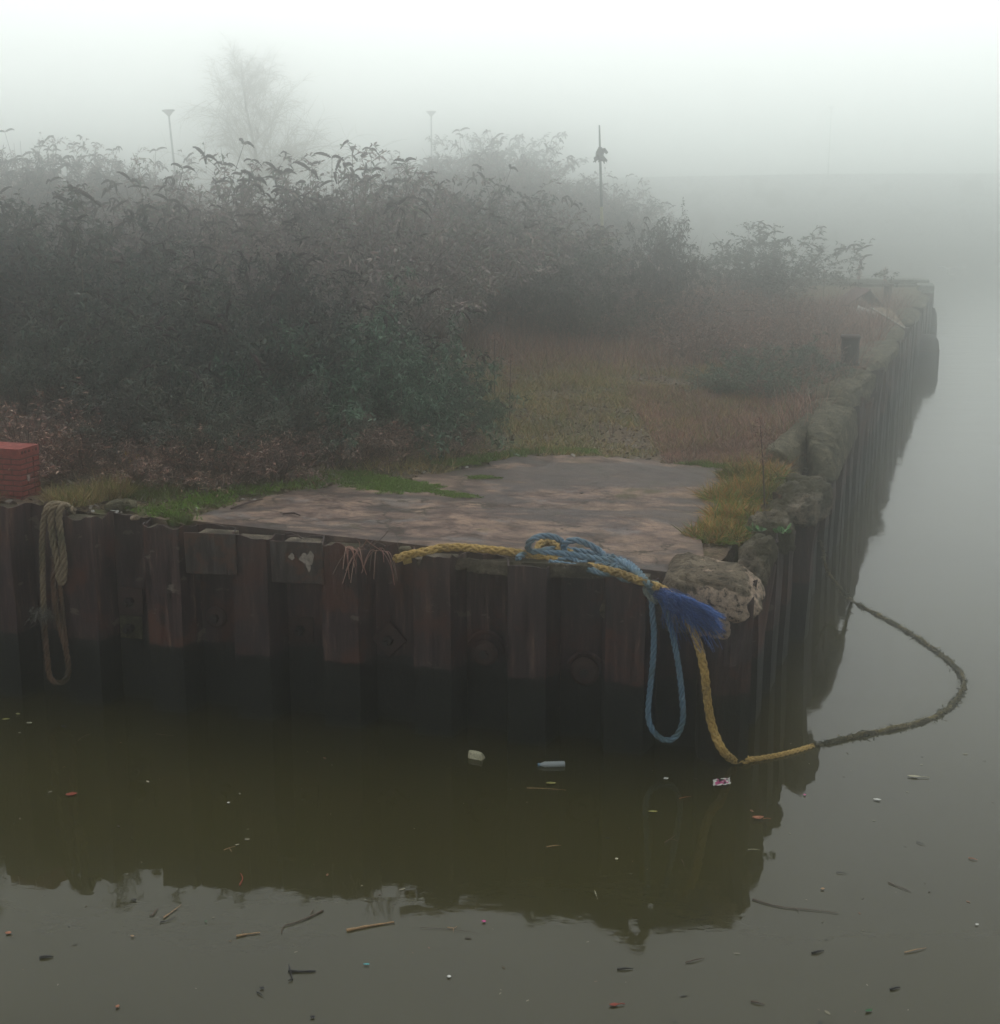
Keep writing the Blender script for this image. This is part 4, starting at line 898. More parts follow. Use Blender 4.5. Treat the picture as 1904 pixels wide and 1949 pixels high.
# tufts
def tuft(label, xpx, ypx, n, r_, L, wd, mat, name='grass_tuft', catg='grass tuft', group=None, tilt=.45, prof=(1, .8, .1), droop=.5, z=None):
    c = gP(xpx, ypx) if z is None else P(xpx, ypx, z); a = rng.uniform(0, 6.28, n); q = r_ * np.sqrt(rng.random(n)); b = np.stack([q * np.cos(a), q * np.sin(a) * .8, np.full(n, -.01)], 1)
    d = unit(np.stack([rng.normal(0, tilt, n) + b[:, 0] * .8, rng.normal(0, tilt, n) + b[:, 1] * .8, np.ones(n)], 1))
    v_, f_ = blades(b, d, rng.uniform(*L, n), rng.uniform(*wd, n), list(prof), rng.uniform(0, droop, n))
    mb = link(name, np_mesh(name, v_, f_, M[mat]), None, tuple(c)); return tag(mb, label, catg, group)
GO = 'orange and green weeds at the river side of the slab'
for (x, y, n, r_, L, mt, lb) in ((1362, 1022, 1500, .30, (.10, .28), 'orange', 'orange grass tuft just behind the pale corner block'), (1400, 985, 1700, .30, (.12, .32), 'orange', 'bushy orange weed in the middle of the slab edge weeds'),
        (1390, 950, 1700, .32, (.12, .34), 'orange', 'yellow-orange weed bulging over the slab edge'), (1425, 935, 1300, .30, (.12, .36), 'orange', 'orange weed behind the bare upright stem'),
        (1372, 1000, 900, .22, (.08, .2), 'orange', 'low golden grass spilling onto the slab'), (1410, 910, 900, .25, (.12, .32), 'green', 'green weed at the far end of the slab edge weeds'),
        (1455, 950, 900, .25, (.10, .32), 'green', 'green weed between the orange weeds and the humped block'), (1440, 905, 1200, .35, (.12, .4), 'orange', 'dull orange weed before the long mossy blocks'),
        (1495, 935, 500, .18, (.08, .26), 'green', 'thin green weed on the humped block')):
    tuft(lb, x, y, n, r_, L, (.005, .013), mt, 'weed', 'weed', GO, tilt=.8, droop=.9)
    tuft(lb.replace('weeds', 'clump') + ', its fresh shoots', x + 6, y + 2, n // 4, r_ * 1.1, (L[0] * .6, L[1] * .8), (.006, .014), 'moss' if mt == 'orange' else 'orange', 'weed_shoots', 'weed', GO, tilt=.9)
tuft('straw coloured grass tuft near the flat mossy stone', 205, 945, 900, .24, (.12, .36), (.005, .010), 'grass')
tuft('small green tuft at the wall top beside the patch plate', 342, 996, 500, .12, (.05, .15), (.005, .009), 'green')
tuft('green grass tuft at the thicket edge beside the brick pillar', 290, 945, 350, .3, (.08, .25), (.005, .010), 'green')
tuft('dry tuft right behind the hanging brown rope', 140, 955, 800, .3, (.1, .3), (.005, .010), 'grass')
# broad leaves on the brown lump
for (x, y, n, lb) in ((1440, 1008, 14, 'pale broad-leaved weed beside the orange grass'), (1488, 1012, 16, 'small bright leafy weed on the outer side of the brown lump'), (1462, 880, 12, 'green leafy weed before the long mossy blocks')):
    tuft(lb, x, y, n, .06, (.06, .12), (.03, .055), 'bright', 'leafy_weed', 'weed', 'bright leafy weeds', 1.1, (.3, 1, .9, .1), .5, 1.80 if y > 900 else None)
# the bare upright stem above the weeds, and dry stalks further off
def stalk(x, y, Y, h, head, lab, lean=0., group=None):
    p = gP(x, y) if Y is None else np.array([X_at(x, Y), Y, float(gz(X_at(x, Y), Y))]); e = empty('dead_stalk', tuple(p), lab, 'dry stalk', group)
    mb = MB().tube([(0, 0, 0), (lean * .4, 0, h * .5), (lean, 0, h)], [.012, .009, .005], 5); mb.build('stem', M['stem'], parent=e)
    n = 260; t = rng.uniform(0, 1, n); zz = h - head + head * t; wv = .085 * np.sin(np.clip(1 - t, 0, 1) * 2.6) if head < .5 else .22 * np.sin(t * pi) 
    a = rng.uniform(0, 6.28, n); q = wv * rng.uniform(.1, 1, n); b = np.stack([lean * zz / h + q * np.cos(a), q * np.sin(a), zz], 1)
    v_, f_ = blades(b, unit(rng.normal(size=(n, 3)) + np.array([0, 0, .8])), rng.uniform(.02, .07, n), np.full(n, .014 if head < .5 else .008), [.6, 1, .3], np.zeros(n)); link('seed_head', np_mesh('seed_head', v_, f_, M['brownweed']), e)
stalk(1456, 968, None, 1.05, .55, 'bare brown stalk rising out of the orange weeds', -.10)
stalk(1634, 0, 44.5, 1.05, .42, 'arrow-shaped dead flower stalk standing clear against the water', .0, 'dead stalks near the far wall'); stalk(1683, 0, 45.5, .95, .42, 'dead flower stalk with a wide head above the short post', .02, 'dead stalks near the far wall')
stalk(1568, 0, 42.5, 1.0, .3, 'thin stalk close beside the lone round bush', 0, 'dead stalks near the far wall')
stalk(970, 800, None, 1.0, .5, 'dark upright stalk in the yellow grass', .02); stalk(942, 760, None, 1.1, .5, 'bare stalk at the open end of the front thicket', 0)
p = np.array([X_at(1690, 44), 44, 1.62]); MBp = MB().tube([(0, 0, 0), (.01, 0, .55)], [.13, .12], 10).box((0, 0, .56), (.30, .28, .05)); tag(MBp.build('post', M['rust'], loc=tuple(p)), 'short dark post under the wide dead stalk', 'post')

# stones, sticks and puddled bits on the quay
def slabstone(x, y, d, lab, mat='conc_moss', group=None, nm='stone'): 
    c = gP(x, y); return lump(nm, (c[0], c[1], c[2] + d[2] * .25), d, random.uniform(-.4, .4), lab, 'stone', group, int(x), mat, .03, 2.6)
slabstone(232, 966, (.36, .22, .11), 'flat mossy stone behind the near wall'); slabstone(258, 988, (.10, .07, .05), 'small pale stone on top of the near wall', 'conc_pale')
slabstone(772, 948 + 100, (.10, .07, .05), 'small dark pebble at the notch of the wall'); slabstone(1106, 941, (.06, .05, .04), 'tiny dark stone in the middle of the slab', 'steel'); slabstone(386, 935, (.14, .1, .05), 'pale scrap of stone in the moss strip', 'conc_pale')
for i, (x, y, x2, y2, lb) in enumerate(((440, 968, 500, 950, 'bent grey stick lying on the slab edge'), (538, 978, 572, 981, 'short stick lying flat on the slab'), (548, 1021, 575, 1025, 'dark flat chip on the slab above the second patch plate'), (395, 938, 380, 932, 'short pale twig in the moss strip'))):
    a, b_ = gP(x, y, .04), gP(x2, y2, .04); m_ = (a + b_) / 2 + np.array([.02, .04, .01])
    tag(MB().tube([a, m_, b_], [.010, .012, .006], 6).build('stick', M['stem']), lb, 'stick')
# concrete edging that peeps out between the piles and the slab
tag(lump('wall_packing', tuple((W(960, 1066, -.12) + W(1075, 1072, -.12)) / 2 + np.array([0, .04, -.06])), (1.9, .22, .12), RZF, None, None, seed=44, mat='conc', rough=.05, power=7), 'rough concrete strip between the pile tops and the blue rope coil', 'concrete edging')
tag(MB().tube([gP(767, 1066, -.06), gP(782, 1062, -.04)], .05, 8).build('foam_scrap', m_plain('yellow_foam', (.5, .36, .12), .9, .4, 20)), 'yellow foam scrap showing in the notch of the wall', 'foam')
# yellow flowers in the thicket edge
for i, (x, y) in enumerate(((218, 858), (241, 862), (250, 880), (222, 915), (262, 868), (240, 912))):
    p = PY(x, y, 15.7); mb = MB()
    for k in range(6): a = k * pi / 3; mb.add([(0, 0, 0), (.022 * cos(a - .35), -.008, .022 * sin(a - .35)), (.03 * cos(a), -.012, .03 * sin(a)), (.022 * cos(a + .35), -.008, .022 * sin(a + .35))], [(0, 1, 2, 3)])
    o = mb.build('yellow_flower', m_plain('yellow_petal', (.6, .45, .03), .7, .1) if i == 0 else bpy.data.materials['yellow_petal'], loc=tuple(p)); tag(o, 'small yellow flower at the foot of the front thicket', 'flower', 'small yellow flowers by the thicket')
    hgt = p[2] - float(gz(p[0], p[1])); MB().tube([(0, .01, 0), (.01, .02, -hgt / 2), (0, .02, -hgt)], .003, 4).build('stem', M['green'], parent=o)

# ------------------------------------------------------------------ lamps, tilted pole, birch, gulls
def lamp(xpx, Y, ytop, lab, lean=0.):
    X = X_at(xpx, Y, 6); zg = float(gz(X, Y)) if inside(X, Y) else 5.6; zt = H + Y * tan(atan((974.5 - ytop) / F) - PITCH); h = zt - zg
    e = empty('street_lamp', (X, Y, zg), lab, 'street lamp', 'slim lamp posts in the fog'); e.rotation_euler = (0, lean, 0)
    MB().tube([(0, 0, 0), (0, 0, .9)], .075, 12).tube([(0, 0, .9), (0, 0, h - .2)], [.052, .036], 10).build('pole', M['lamp'], parent=e, smooth=True)
    hd = MB().lathe([(.04, h - .24), (.07, h - .20), (.20, h - .06), (.26, h - .03), (.27, h), (.20, h + .03), (.001, h + .04)], 22).build('lamp_head', M['lamp'], parent=e, smooth=True)
    MB().lathe([(.05, h - .20), (.11, h - .13), (.10, h - .11), (.001, h - .11)], 18).build('diffuser', M['lampw'], parent=hd)
lamp(341, 60, 209, 'clearest slim street lamp beside the bare birch', -.06); lamp(822, 76, 212, 'faint street lamp in the fog over the middle of the thicket'); lamp(1577, 121, 203, 'faintest street lamp standing on the far embankment')
Yp = 34.5; Xp = X_at(1154, Yp, 3.2); zp = float(gz(Xp, Yp))
po = empty('leaning_pole', (Xp, Yp, zp), 'thin pale pole with a rag near its top, tilted over the thicket', 'pole')
zt = H + Yp * tan(atan((974.5 - 238) / F) - PITCH) - zp; dx = X_at(1141, Yp, 6.4) - Xp
MB().tube([(0, 0, 0), (dx * .62, 0, zt * .62)], [.040, .034], 8).build('lower_pole', m_plain('pale_pole', (.55, .55, .38), .8, .25), parent=po)
MB().tube([(dx * .62, 0, zt * .62), (dx * .87, 0, zt * .87), (dx, 0, zt)], [.034, .028, .018], 8).build('upper_pole', M['lamp'], parent=po)
mb = MB(); rz_ = random.Random(3)
for k in range(9):
    q = [(dx * .88 + rz_.uniform(-.12, .12) * j * .5, rz_.uniform(-.05, .05), zt * .885 - .10 * j + rz_.uniform(-.02, .06)) for j in range(4)]; mb.tube(q, [.05, .06, .045, .01], 6)
mb.tube([(dx * .87, 0, zt * .88), (dx * .87 + .10, 0, zt * .885), (dx * .87 + .17, 0, zt * .87)], [.05, .055, .03], 7)
mb.build('rag', m_plain('dark_rag', (.06, .06, .06), .95, .3), parent=po)
a, b_ = PY(1075, 455, 34.8), PY(1172, 455, 34.8); tag(MB().tube([a, (a + b_) / 2 + np.array([0, 0, .02]), b_], .022, 6).build('rail', bpy.data.materials['pale_pole']), 'thin pale rail crossing the foot of the tilted pole', 'rail')

def birch(xpx, Y, ytop, lab):
    X = X_at(xpx, Y, 3); z = float(gz(X, Y)); h = H + Y * tan(atan((974.5 - ytop) / F) - PITCH) - z; r = np.random.default_rng(12)
    e = empty('birch_tree', (X, Y, z), lab, 'tree'); K = 9
    t = np.linspace(0, 1, K); tr = np.stack([.25 * np.sin(t * 5) - .1 * t, .15 * np.sin(t * 4 + 1), h * t], 1); V1 = MB().tube(tr, np.linspace(.13, .012, K), 8)
    V1.build('trunk', M['bark'], parent=e, smooth=True)
    lv = [[] for _ in range(4)]
    def limb(p, d, L, r0, lvl):
        k = 6; pts = [p]; q = p.copy(); dd = d.copy()
        for i in range(k - 1):
            dd = unit(dd + r.normal(0, .10, 3) + np.array([0, 0, .07 if lvl < 2 else -.10])); q = q + dd * L / (k - 1); pts.append(q.copy())
        lv[lvl].append((np.array(pts), r0))
        if lvl < 3:
            for j in range([0, 12, 8, 0][lvl] if lvl else 0):
                i = r.integers(1, k); s = unit(dd + r.normal(0, .62, 3)); limb(pts[i], s, L * r.uniform(.35, .62), r0 * .5, lvl + 1)
    for j in range(46):
        u = r.uniform(.14, .97); i = u * (K - 1); a = int(i); p = tr[a] * (1 - i + a) + tr[min(a + 1, K - 1)] * (i - a); az = r.uniform(0, 6.28); up = .38 + .9 * u
        limb(p, unit(np.array([cos(az), sin(az), up])), h * (.52 * (1 - u) ** .8 + .09) * r.uniform(.7, 1.1), .05 * (1 - u) + .016, 1)
    vf = [tubes(np.array([q for q, _ in l]), np.array([np.linspace(a, a * .3, 6) for _, a in l]) * .72, 3) for l in lv if l]
    v_, f_ = cat(*vf); link('crown', np_mesh('crown', v_, f_, M['twig']), e)
birch(487, 66, 112, 'tall bare birch tree ghosting in the fog')
# far pale trees on the embankment side
for (x, Y, yt, lb) in ((980, 74, 258, 'very faint bare bush against the fog behind the thicket'), (905, 70, 262, 'very faint bare bush beside the middle street lamp')):
    X = X_at(x, Y, 5); z = float(gz(X, Y)) if inside(X, Y) else 5.6; h = H + Y * tan(atan((974.5 - yt) / F) - PITCH) - z
    o = link('shrub', PROT['a']['far'], None, (X, Y, z)); s = h / 2.9; o.scale = (s * 1.2, s * 1.2, s); tag(o, lb, 'bush')
def gull(x, y, flying, lab, rz):
    p = P(x, y, .02); e = empty('gull', tuple(p), lab, 'gull', 'white gulls on the foggy water', rz); e.scale = (1.15,) * 3
    t = np.linspace(0, 1, 9); MB().tube(np.stack([-.20 + .36 * t, 0 * t, .07 + .03 * t], 1), .075 * np.sin(np.clip(t * pi, .12, 2.9)) ** .6 + .004, 12).tube([(.13, 0, .10), (.17, 0, .18)], [.035, .03], 8).tube([(.145, 0, .19), (.175, 0, .20), (.215, 0, .195)], [.03, .036, .014], 8).build('body', M['white'], parent=e, smooth=True)
    MB().tube([(.21, 0, .195), (.265, 0, .185)], [.011, .004], 6).build('beak', m_plain('gull_beak', (.6, .4, .08), .5, .1), parent=e)
    for s in (-1, 1):
        if flying: V = [(.08, .03 * s, .12), (.04, .30 * s, .26), (-.02, .62 * s, .20), (-.12, .50 * s, .20), (-.10, .25 * s, .20), (-.10, .03 * s, .10)]
        else: V = [(.10, .06 * s, .12), (-.02, .078 * s, .10), (-.22, .03 * s, .10), (-.28, .01 * s, .11), (-.16, .03 * s, .13), (.0, .045 * s, .14)]
        MB().add([(a, b, c + .006) for a, b, c in V] + [(a, b, c - .006) for a, b, c in V], [(0, 1, 2, 3, 4, 5), (11, 10, 9, 8, 7, 6)] + [(i, 6 + i, 6 + (i + 1) % 6, (i + 1) % 6) for i in range(6)]).build('wing', m_plain('gull_wing', (.42, .44, .45), .7, .1) if 'gull_wing' not in bpy.data.materials else bpy.data.materials['gull_wing'], parent=e)
for a in ((1622, 518, 0, 'gull floating just above the far wall near the lone bush', .4), (1696, 512, 0, 'gull floating behind the wide dead stalk', 2.), (1806, 516, 1, 'gull with raised wings over the open water', 1.), (1832, 512, 0, 'gull floating farthest out beside the winged one', .2), (1812, 528, 0, 'gull floating in front of the winged one', 2.6)): gull(*a)

# ------------------------------------------------------------------ floating things
def wcol(name, c, v=.35): return bpy.data.materials.get(name) or m_plain(name, c, .7, v, 60)
MC = dict(tan=wcol('pale_reed', (.33, .20, .10)), brown=wcol('wet_twig', (.075, .045, .03)), dark=wcol('black_debris', (.014, .014, .018)), red=wcol('red_leaf', (.22, .035, .018)), orange=wcol('orange_leaf', (.34, .13, .07)),
          yel=wcol('yellow_leaf', (.28, .26, .08)), pale=wcol('pale_leaf', (.34, .32, .22)), white=wcol('white_scrap', (.6, .6, .56)), teal=wcol('teal_plastic', (.07, .42, .45)), pink=wcol('pink_wrapper', (.5, .06, .22)), green=wcol('green_scrap', (.02, .10, .035)), foam=m_plain('yellowed_foam', (.50, .47, .33), .95, .35, 60, .01))
def f_twig(pts, r_, mt, lab, catg='twig', side=None):
    r_ = r_ * .48
    q = [P(x, y, .008) for x, y in pts]; mb = MB(); sp = spline(q, .03) if len(q) > 2 else np.array([q[0], (q[0] + q[1]) / 2 + np.array([0, 0, .004]), q[1]])
    n = len(sp); rad = r_ * (1 - .55 * np.linspace(0, 1, n)) * (1 + .25 * np.sin(np.arange(n) * 2.1)); mb.tube(sp, rad, 6)
    for s in (side or []): mb.tube([P(s[0], s[1], .008), P(s[2], s[3], .012)], [r_ * .8, r_ * .4], 5)
    o = mb.build({'twig': 'twig', 'reed stem': 'reed_stem', 'stick': 'floating_stick', 'straw': 'straw'}[catg], MC[mt]); tag(o, lab, catg)
def f_leaf(x, y, wpx, asp, mt, lab, catg='leaf', ang=0., curl=.02, stalk=False):
    c = P(x, y, .004); L = .78 * wpx / F * np.linalg.norm(c - np.array([0, 0, H])); n = 9; t = np.linspace(0, 1, n); wd = L * asp * np.sin(t * pi) ** .7 * .5 + .001; V = []
    r = random.Random(int(x * 7 + y)); 
    for i in range(n):
        for s in (-1, 0, 1): V.append((L * (t[i] - .5), s * wd[i] * (1 + .15 * r.uniform(-1, 1)), .004 + curl * L * (abs(s) * 1.2 + (2 * t[i] - 1) ** 2) + r.uniform(0, .002)))
    Fs = [(i * 3 + j, i * 3 + j + 1, i * 3 + j + 4, i * 3 + j + 3) for i in range(n - 1) for j in range(2)]; mb = MB().add(V, Fs)
    if stalk: mb.tube([(L * .45, 0, .008), (L * .8, L * .06, .01), (L * 1.15, L * .03, .006)], .004, 5)
    o = mb.build({'leaf': 'leaf', 'litter': 'litter_scrap', 'feather': 'feather'}.get(catg, 'scrap'), MC[mt], loc=tuple(c)); o.rotation_euler[2] = ang
    so_ = o.modifiers.new('thick', 'SOLIDIFY'); so_.thickness = .003; return tag(o, lab, catg)
f_twig([(660, 1771), (700, 1763), (750, 1755)], .022, 'tan', 'longest orange-tan reed stem floating below the wall reflection', 'reed stem')
f_twig([(450, 1782), (472, 1778), (495, 1775)], .016, 'tan', 'short mottled reed piece beside the long tan reed', 'reed stem')
f_twig([(615, 1733), (590, 1745), (562, 1756), (540, 1763), (536, 1776)], .013, 'brown', 'brown jointed reed with a bent end beside the long tan reed', 'reed stem', side=[(596, 1733, 590, 1741)])
f_twig([(549, 1848), (575, 1849), (602, 1848)], .020, 'dark', 'black comb-like stick with a crosspiece near the lower edge', 'stick', side=[(553, 1850, 550, 1836), (553, 1850, 557, 1864), (557, 1864, 549, 1866)])
f_twig([(1432, 1711), (1465, 1721), (1500, 1728), (1540, 1731), (1598, 1738)], .010, 'brown', 'very long thin dark reed poking out of the reflection edge', 'reed stem', side=[(1515, 1728, 1522, 1734)])
f_twig([(1691, 1679), (1710, 1687), (1736, 1697)], .009, 'brown', 'thin slanting twig in the open water under the rope bend')
f_twig([(1003, 1500), (1040, 1501), (1078, 1504)], .008, 'tan', 'long thin straw under the plastic bottle', 'straw')
f_twig([(1041, 1612), (1069, 1609)], .009, 'tan', 'short pale twig in the middle of the wall reflection')
f_twig([(148, 1410), (160, 1401), (172, 1397)], .009, 'brown', 'bent brown twig near the foot of the wall under the brown rope')
f_twig([(298, 1397), (315, 1399), (333, 1400)], .009, 'brown', 'straight brown twig in the dark water close to the wall')
f_twig([(290, 1743), (301, 1728)], .012, 'brown', 'short thick brown twig with a dark end by the reflection edge', side=[(285, 1741, 290, 1742)])
f_twig([(311, 1747), (328, 1735), (345, 1722)], .010, 'tan', 'speckled diagonal twig next to the short thick one')
f_twig([(304, 1755), (320, 1752), (336, 1746)], .008, 'dark', 'faint dark twig just below the speckled diagonal one')
f_twig([(1722, 1813), (1764, 1804)], .009, 'tan', 'orange-brown twig in the open water on the river side')
f_twig([(1305, 1832), (1343, 1823)], .009, 'brown', 'slanting brown twig below the pointed end of the reflection')
f_twig([(1430, 1906), (1456, 1912)], .012, 'brown', 'short brown twig at the bottom under the long dark reed')
f_twig([(1175, 1845), (1206, 1843)], .015, 'dark', 'dark flat stick below the detached patch of reflection', 'stick')
f_twig([(1546, 1814), (1569, 1809)], .018, 'dark', 'blunt black stick below the long thin dark reed', 'stick')
f_twig([(1695, 1883), (1714, 1879)], .018, 'dark', 'blunt black stick lowest on the river side', 'stick')
f_twig([(75, 1823), (102, 1820)], .022, 'dark', 'dark slug-shaped stick in the lower corner below the pillar', 'stick')
f_twig([(1265, 1604), (1277, 1597), (1290, 1601)], .010, 'brown', 'small dark forked twig in the reflection under the blue loop', side=[(1277, 1597, 1285, 1590)])
f_twig([(1293, 1520), (1316, 1516)], .009, 'orange', 'small reddish twig between the two wrappers')
f_twig([(1298, 1636), (1303, 1649)], .007, 'brown', 'tiny upright twig under the small forked twig')
f_twig([(1424, 1617), (1447, 1618)], .006, 'pale', 'tiny pale twig below the brown floating leaf')
f_twig([(1592, 1660), (1612, 1662)], .007, 'dark', 'thin dark twig in the open water above the long dark reed')
f_twig([(1745, 1602), (1762, 1608)], .007, 'dark', 'thin dark twig far out on the river side')
f_twig([(1844, 1633), (1862, 1637)], .009, 'orange', 'small orange twig closest to the river frame edge')
f_twig([(852, 1765), (864, 1767), (870, 1763)], .007, 'tan', 'T-shaped pale twig on a thin dark thread', side=[(863, 1767, 863, 1775)])
f_twig([(800, 1765), (860, 1769), (915, 1777)], .003, 'brown', 'thread-thin dark stem crossing the T-shaped twig')
f_twig([(426, 1618), (448, 1611)], .007, 'tan', 'thin twig with a pale tip in the dark reflection under the second patch plate', side=[(437, 1615, 441, 1621)])
f_twig([(456, 1685), (462, 1672), (458, 1662)], .014, 'red', 'upright reddish stick with pale specks at the reflection edge', 'stick')
f_twig([(489, 1888), (503, 1897)], .010, 'dark', 'small dark slanting twig under the comb-like stick')
f_twig([(1132, 1695), (1135, 1703), (1138, 1712)], .006, 'pale', 'pale curled strand near the pointed end of the reflection')
f_leaf(136, 1513, 27, .5, 'red', 'single red leaf in the dark reflection below the brown rope', ang=.3)
f_leaf(1443, 1560, 27, .55, 'orange', 'curled orange-brown leaf below the pink wrapper', curl=.12, stalk=True)
f_leaf(1243, 1546, 22, .35, 'yel', 'yellow leaf below the blue rope loop'); f_leaf(1049, 1492, 24, .4, 'yel', 'green-yellow leaf right under the plastic bottle')
f_leaf(34, 1360, 12, .5, 'yel', 'small yellow leaf under the wall below the brick pillar', ang=-.4); f_leaf(11, 1370, 18, .4, 'yel', 'thin yellow leaf at the frame edge under the wall', ang=.2)
f_leaf(56, 1377, 14, .5, 'pale', 'small pale leaf under the wall below the brick pillar'); f_leaf(1740, 1479, 30, .32, 'pale', 'long pale leaf in the open water below the rope bend', ang=-.2, stalk=True)
f_leaf(1169, 1914, 22, .5, 'red', 'dark red leaf with a long stalk at the bottom of the picture', ang=.1, stalk=True); f_leaf(1654, 1925, 20, .4, 'green', 'dark green leaf lowest in the open water', ang=.4)
f_leaf(16, 1777, 14, .7, 'orange', 'orange-red scrap at the frame edge below the reflection', 'litter'); f_leaf(121, 1384, 22, .35, 'dark', 'black feather with a pale tip under the brown rope', 'feather', ang=-.7)
f_leaf(1268, 1483, 14, .7, 'white', 'small white and pink wrapper under the blue rope loop', 'litter', ang=.5); f_leaf(1670, 1523, 18, .4, 'white', 'bluish white scrap in the open water inside the rope bend line', 'litter', ang=-.3)
f_leaf(698, 1837, 15, .25, 'teal', 'tiny teal plastic strip below the long tan reed', 'litter'); f_leaf(435, 1529, 7, .8, 'white', 'tiny white scrap alone in the dark reflection', 'litter')
f_leaf(1860, 1761, 9, .5, 'white', 'tiny white scrap nearest the river frame edge', 'litter'); f_leaf(921, 1755, 11, .7, 'pink', 'small pink scrap beside the thread-thin stem', 'litter')
f_leaf(1532, 1514, 7, .8, 'pink', 'tiny pink scrap beside the reflection of the piles', 'litter'); f_leaf(392, 1755, 6, 1., 'green', 'tiny round green scrap above the short mottled reed', 'litter')
f_leaf(855, 1860, 10, .8, 'white', 'small pale scrap below the T-shaped twig', 'litter'); f_leaf(224, 1917, 12, .6, 'orange', 'small tan scrap lowest near the bottom corner', 'litter', ang=1.4)
f_leaf(499, 1882, 10, .8, 'dark', 'round black scrap under the comb-like stick', 'litter'); f_leaf(595, 1937, 11, .7, 'dark', 'black scrap on the bottom frame edge', 'litter')
f_leaf(1174, 1636, 8, .8, 'foam', 'tiny cream scrap in the reflection below the bottle', 'litter'); f_leaf(1566, 1693, 10, .6, 'tan' , 'small tan scrap between the two thin dark reeds', 'litter'); f_leaf(255, 1714, 14, .5, 'dark', 'small dark scrap at the reflection edge', 'litter')
f_leaf(252, 1783, 9, .6, 'tan', 'small tan chip left of the short mottled reed', 'litter')
# foam chunk, plastic bottle, pink wrapper
p = P(907, 1437, .03); fo = lump('foam_chunk', tuple(p), (.15, .085, .085), -.45, 'yellowish foam chunk floating near the wall', 'foam chunk', seed=61, rough=.014, power=9.)
fo.data.materials[0] = MC['foam']; fo.modifiers['chips'].strength = .009
p = P(1050, 1456, .012); bo = empty('plastic_bottle', tuple(p), 'clear ribbed plastic bottle floating on its side near the wall', 'bottle', rz=.06)
q = NT('clear_plastic'); q.b.inputs['Transmission Weight'].default_value = .2; q.b.inputs['IOR'].default_value = 1.2; gm = q.fin((.42, .46, .47), .22, None, .6)
prof = [(-.128, .004), (-.125, .026), (-.118, .031)] + [(-.105 + .012 * i, .031 if i % 2 else .0275) for i in range(13)] + [(.06, .030), (.085, .020), (.10, .013), (.112, .0125)]
MB().tube([(-x, 0, .005) for x, r_ in prof], [r_ for x, r_ in prof], 18).build('body', gm, parent=bo, smooth=True)
MB().tube([(-.112, 0, .005), (-.128, 0, .005)], .0155, 14).build('cap', m_plain('blue_cap', (.10, .22, .34), .5, .1), parent=bo)
p = P(1374, 1491, .006); wr = empty('wrapper', tuple(p), 'crumpled pink and white wrapper floating beside the yellow rope', 'wrapper', rz=.35)
r5 = np.random.default_rng(5); g_ = 9; xs_, ys_ = np.meshgrid(np.linspace(-.085, .085, g_), np.linspace(-.06, .06, g_), indexing='ij'); zz = .008 + np.abs(r5.normal(0, .010, xs_.shape)); V = np.stack([xs_ + ys_ * .5 + r5.normal(0, .004, xs_.shape), ys_ + r5.normal(0, .004, xs_.shape), zz], -1).reshape(-1, 3)
Fq = np.array([(i * g_ + j, (i + 1) * g_ + j, (i + 1) * g_ + j + 1, i * g_ + j + 1) for i in range(g_ - 1) for j in range(g_ - 1)]); mi = [(0 if (i in (0, 7) or j in (0,) or r5.random() < .25) else (1 if r5.random() < .75 else 2)) for i in range(g_ - 1) for j in range(g_ - 1)]
link('film', np_mesh('film', V, Fq, None, mats=[MC['white'], MC['pink'], MC['dark']], midx=mi), wr)
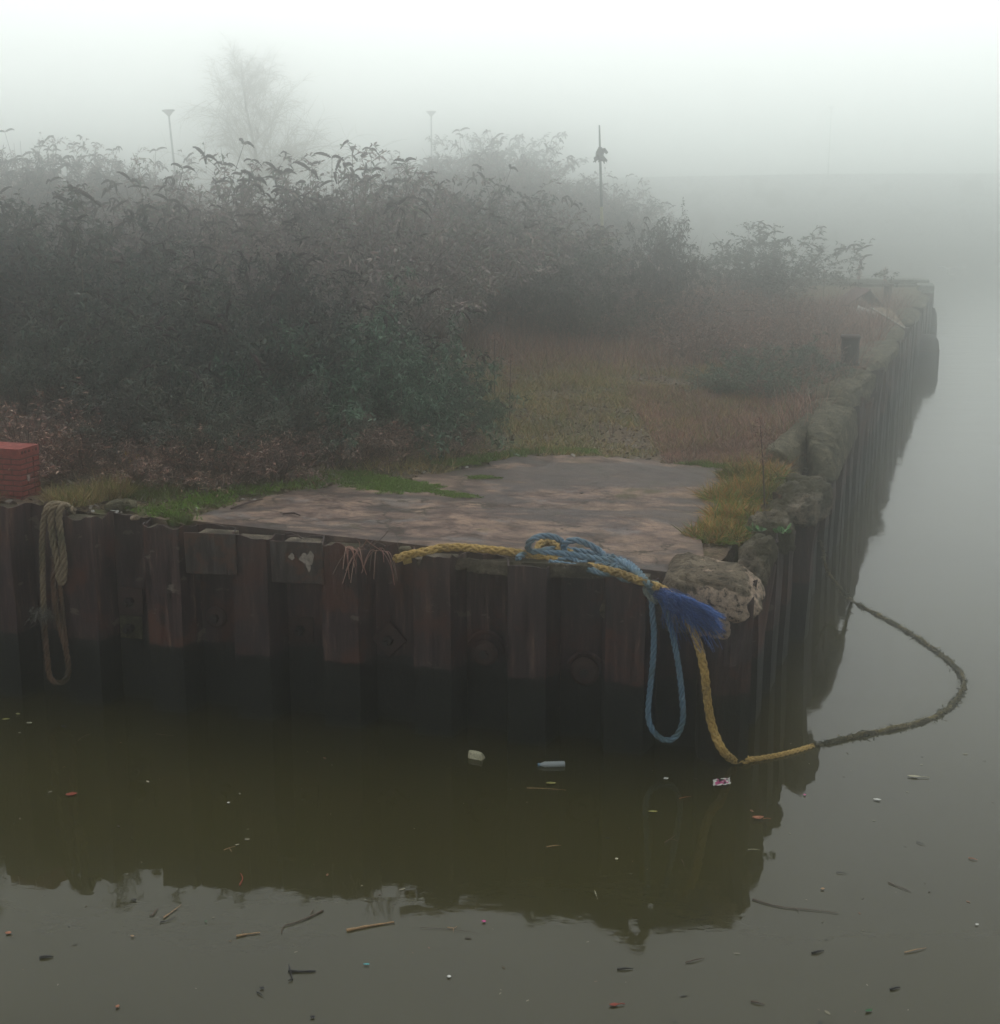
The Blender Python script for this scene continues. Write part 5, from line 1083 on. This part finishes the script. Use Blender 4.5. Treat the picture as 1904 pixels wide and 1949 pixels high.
# specks too many to count
n = 300; sx = rng.uniform(-5.5, 6, n); sy = rng.uniform(6.8, 13.2, n); k = (((sx - A[0]) * NF[0] + (sy - A[1]) * NF[1]) > .3) | (((sx - A[0]) * NR[0] + (sy - A[1]) * NR[1]) > .3); sx, sy = sx[k], sy[k]; n = len(sx)
b = np.stack([sx, sy, np.full(n, .004)], 1); d = unit(np.stack([rng.normal(size=n), rng.normal(size=n), np.zeros(n)], 1)); L = rng.uniform(.006, .03, n) * rng.choice([1, 1, 1, 1.8], n)
v_, f_ = blades(b, d, L, L * .5, [.5, 1, .4], np.zeros(n), side=np.tile([0, 0, 1.], (n, 1)))
tag(link('floating_specks', np_mesh('floating_specks', v_, f_, m_leaf('floating_speck', [(.22, .2, .14), (.05, .04, .03), (.1, .07, .04), (.015, .015, .015), (.3, .27, .2), (.2, .09, .05)]))), kind='stuff')

# ------------------------------------------------------------------ labels that count along a row of look-alikes
ORD = 'first second third fourth fifth sixth seventh eighth ninth tenth eleventh twelfth thirteenth fourteenth fifteenth sixteenth seventeenth eighteenth nineteenth twentieth'.split() + ['twenty-' + k for k in 'first second third fourth fifth sixth'.split()]
for grp, txt in ((G2, '{} tall misty shrub of the second row counted from the brick pillar side'), ('lower shrubs in the middle of the thicket', '{} dull lower shrub filling the misty middle, counted from the brick pillar side'),
                 (G4, '{} pale far shrub against the fog, counted from the street lamp side to the river'), ('shrubs on the foggy mound', '{} pale shrub on the foggy mound, counted from the frame edge'),
                 (G5, '{} leafless brown tangle on the open ground, counted from the thicket to the river'), ('brown tangles at the thicket foot', '{} low brown tangle at the thicket foot, counted from the brick pillar'),
                 ('small yellow flowers by the thicket', '{} small yellow flower beside the brick pillar, counted from the pillar'), ('green brambles near the bollard', '{} low green bramble by the bollard slab, counted towards the river')):
    L_ = sorted([o for o in col.objects if o.get('group') == grp and not o.parent], key=lambda o: o.location.x / o.location.y)
    for i, o in enumerate(L_): o['label'] = txt.format(ORD[i])
for o in col.objects:
    if 'label' in o and len(o['label'].split()) > 16: print('LONG', o['label'])

# ------------------------------------------------------------------ haze: one closed box of even fog round everything
q = bpy.data.materials.new('haze'); q.use_nodes = True; t = q.node_tree; t.nodes.clear(); o = t.nodes.new('ShaderNodeOutputMaterial'); v = t.nodes.new('ShaderNodeVolumePrincipled')
v.inputs['Color'].default_value = (.985, 1., .992, 1); v.inputs['Density'].default_value = .0235; v.inputs['Anisotropy'].default_value = .952
t.links.new(v.outputs[0], o.inputs['Volume'])
hz = MB().box((0, 170, 6.2), (620, 480, 15.2)).build('haze', q); tag(hz, kind='stuff')
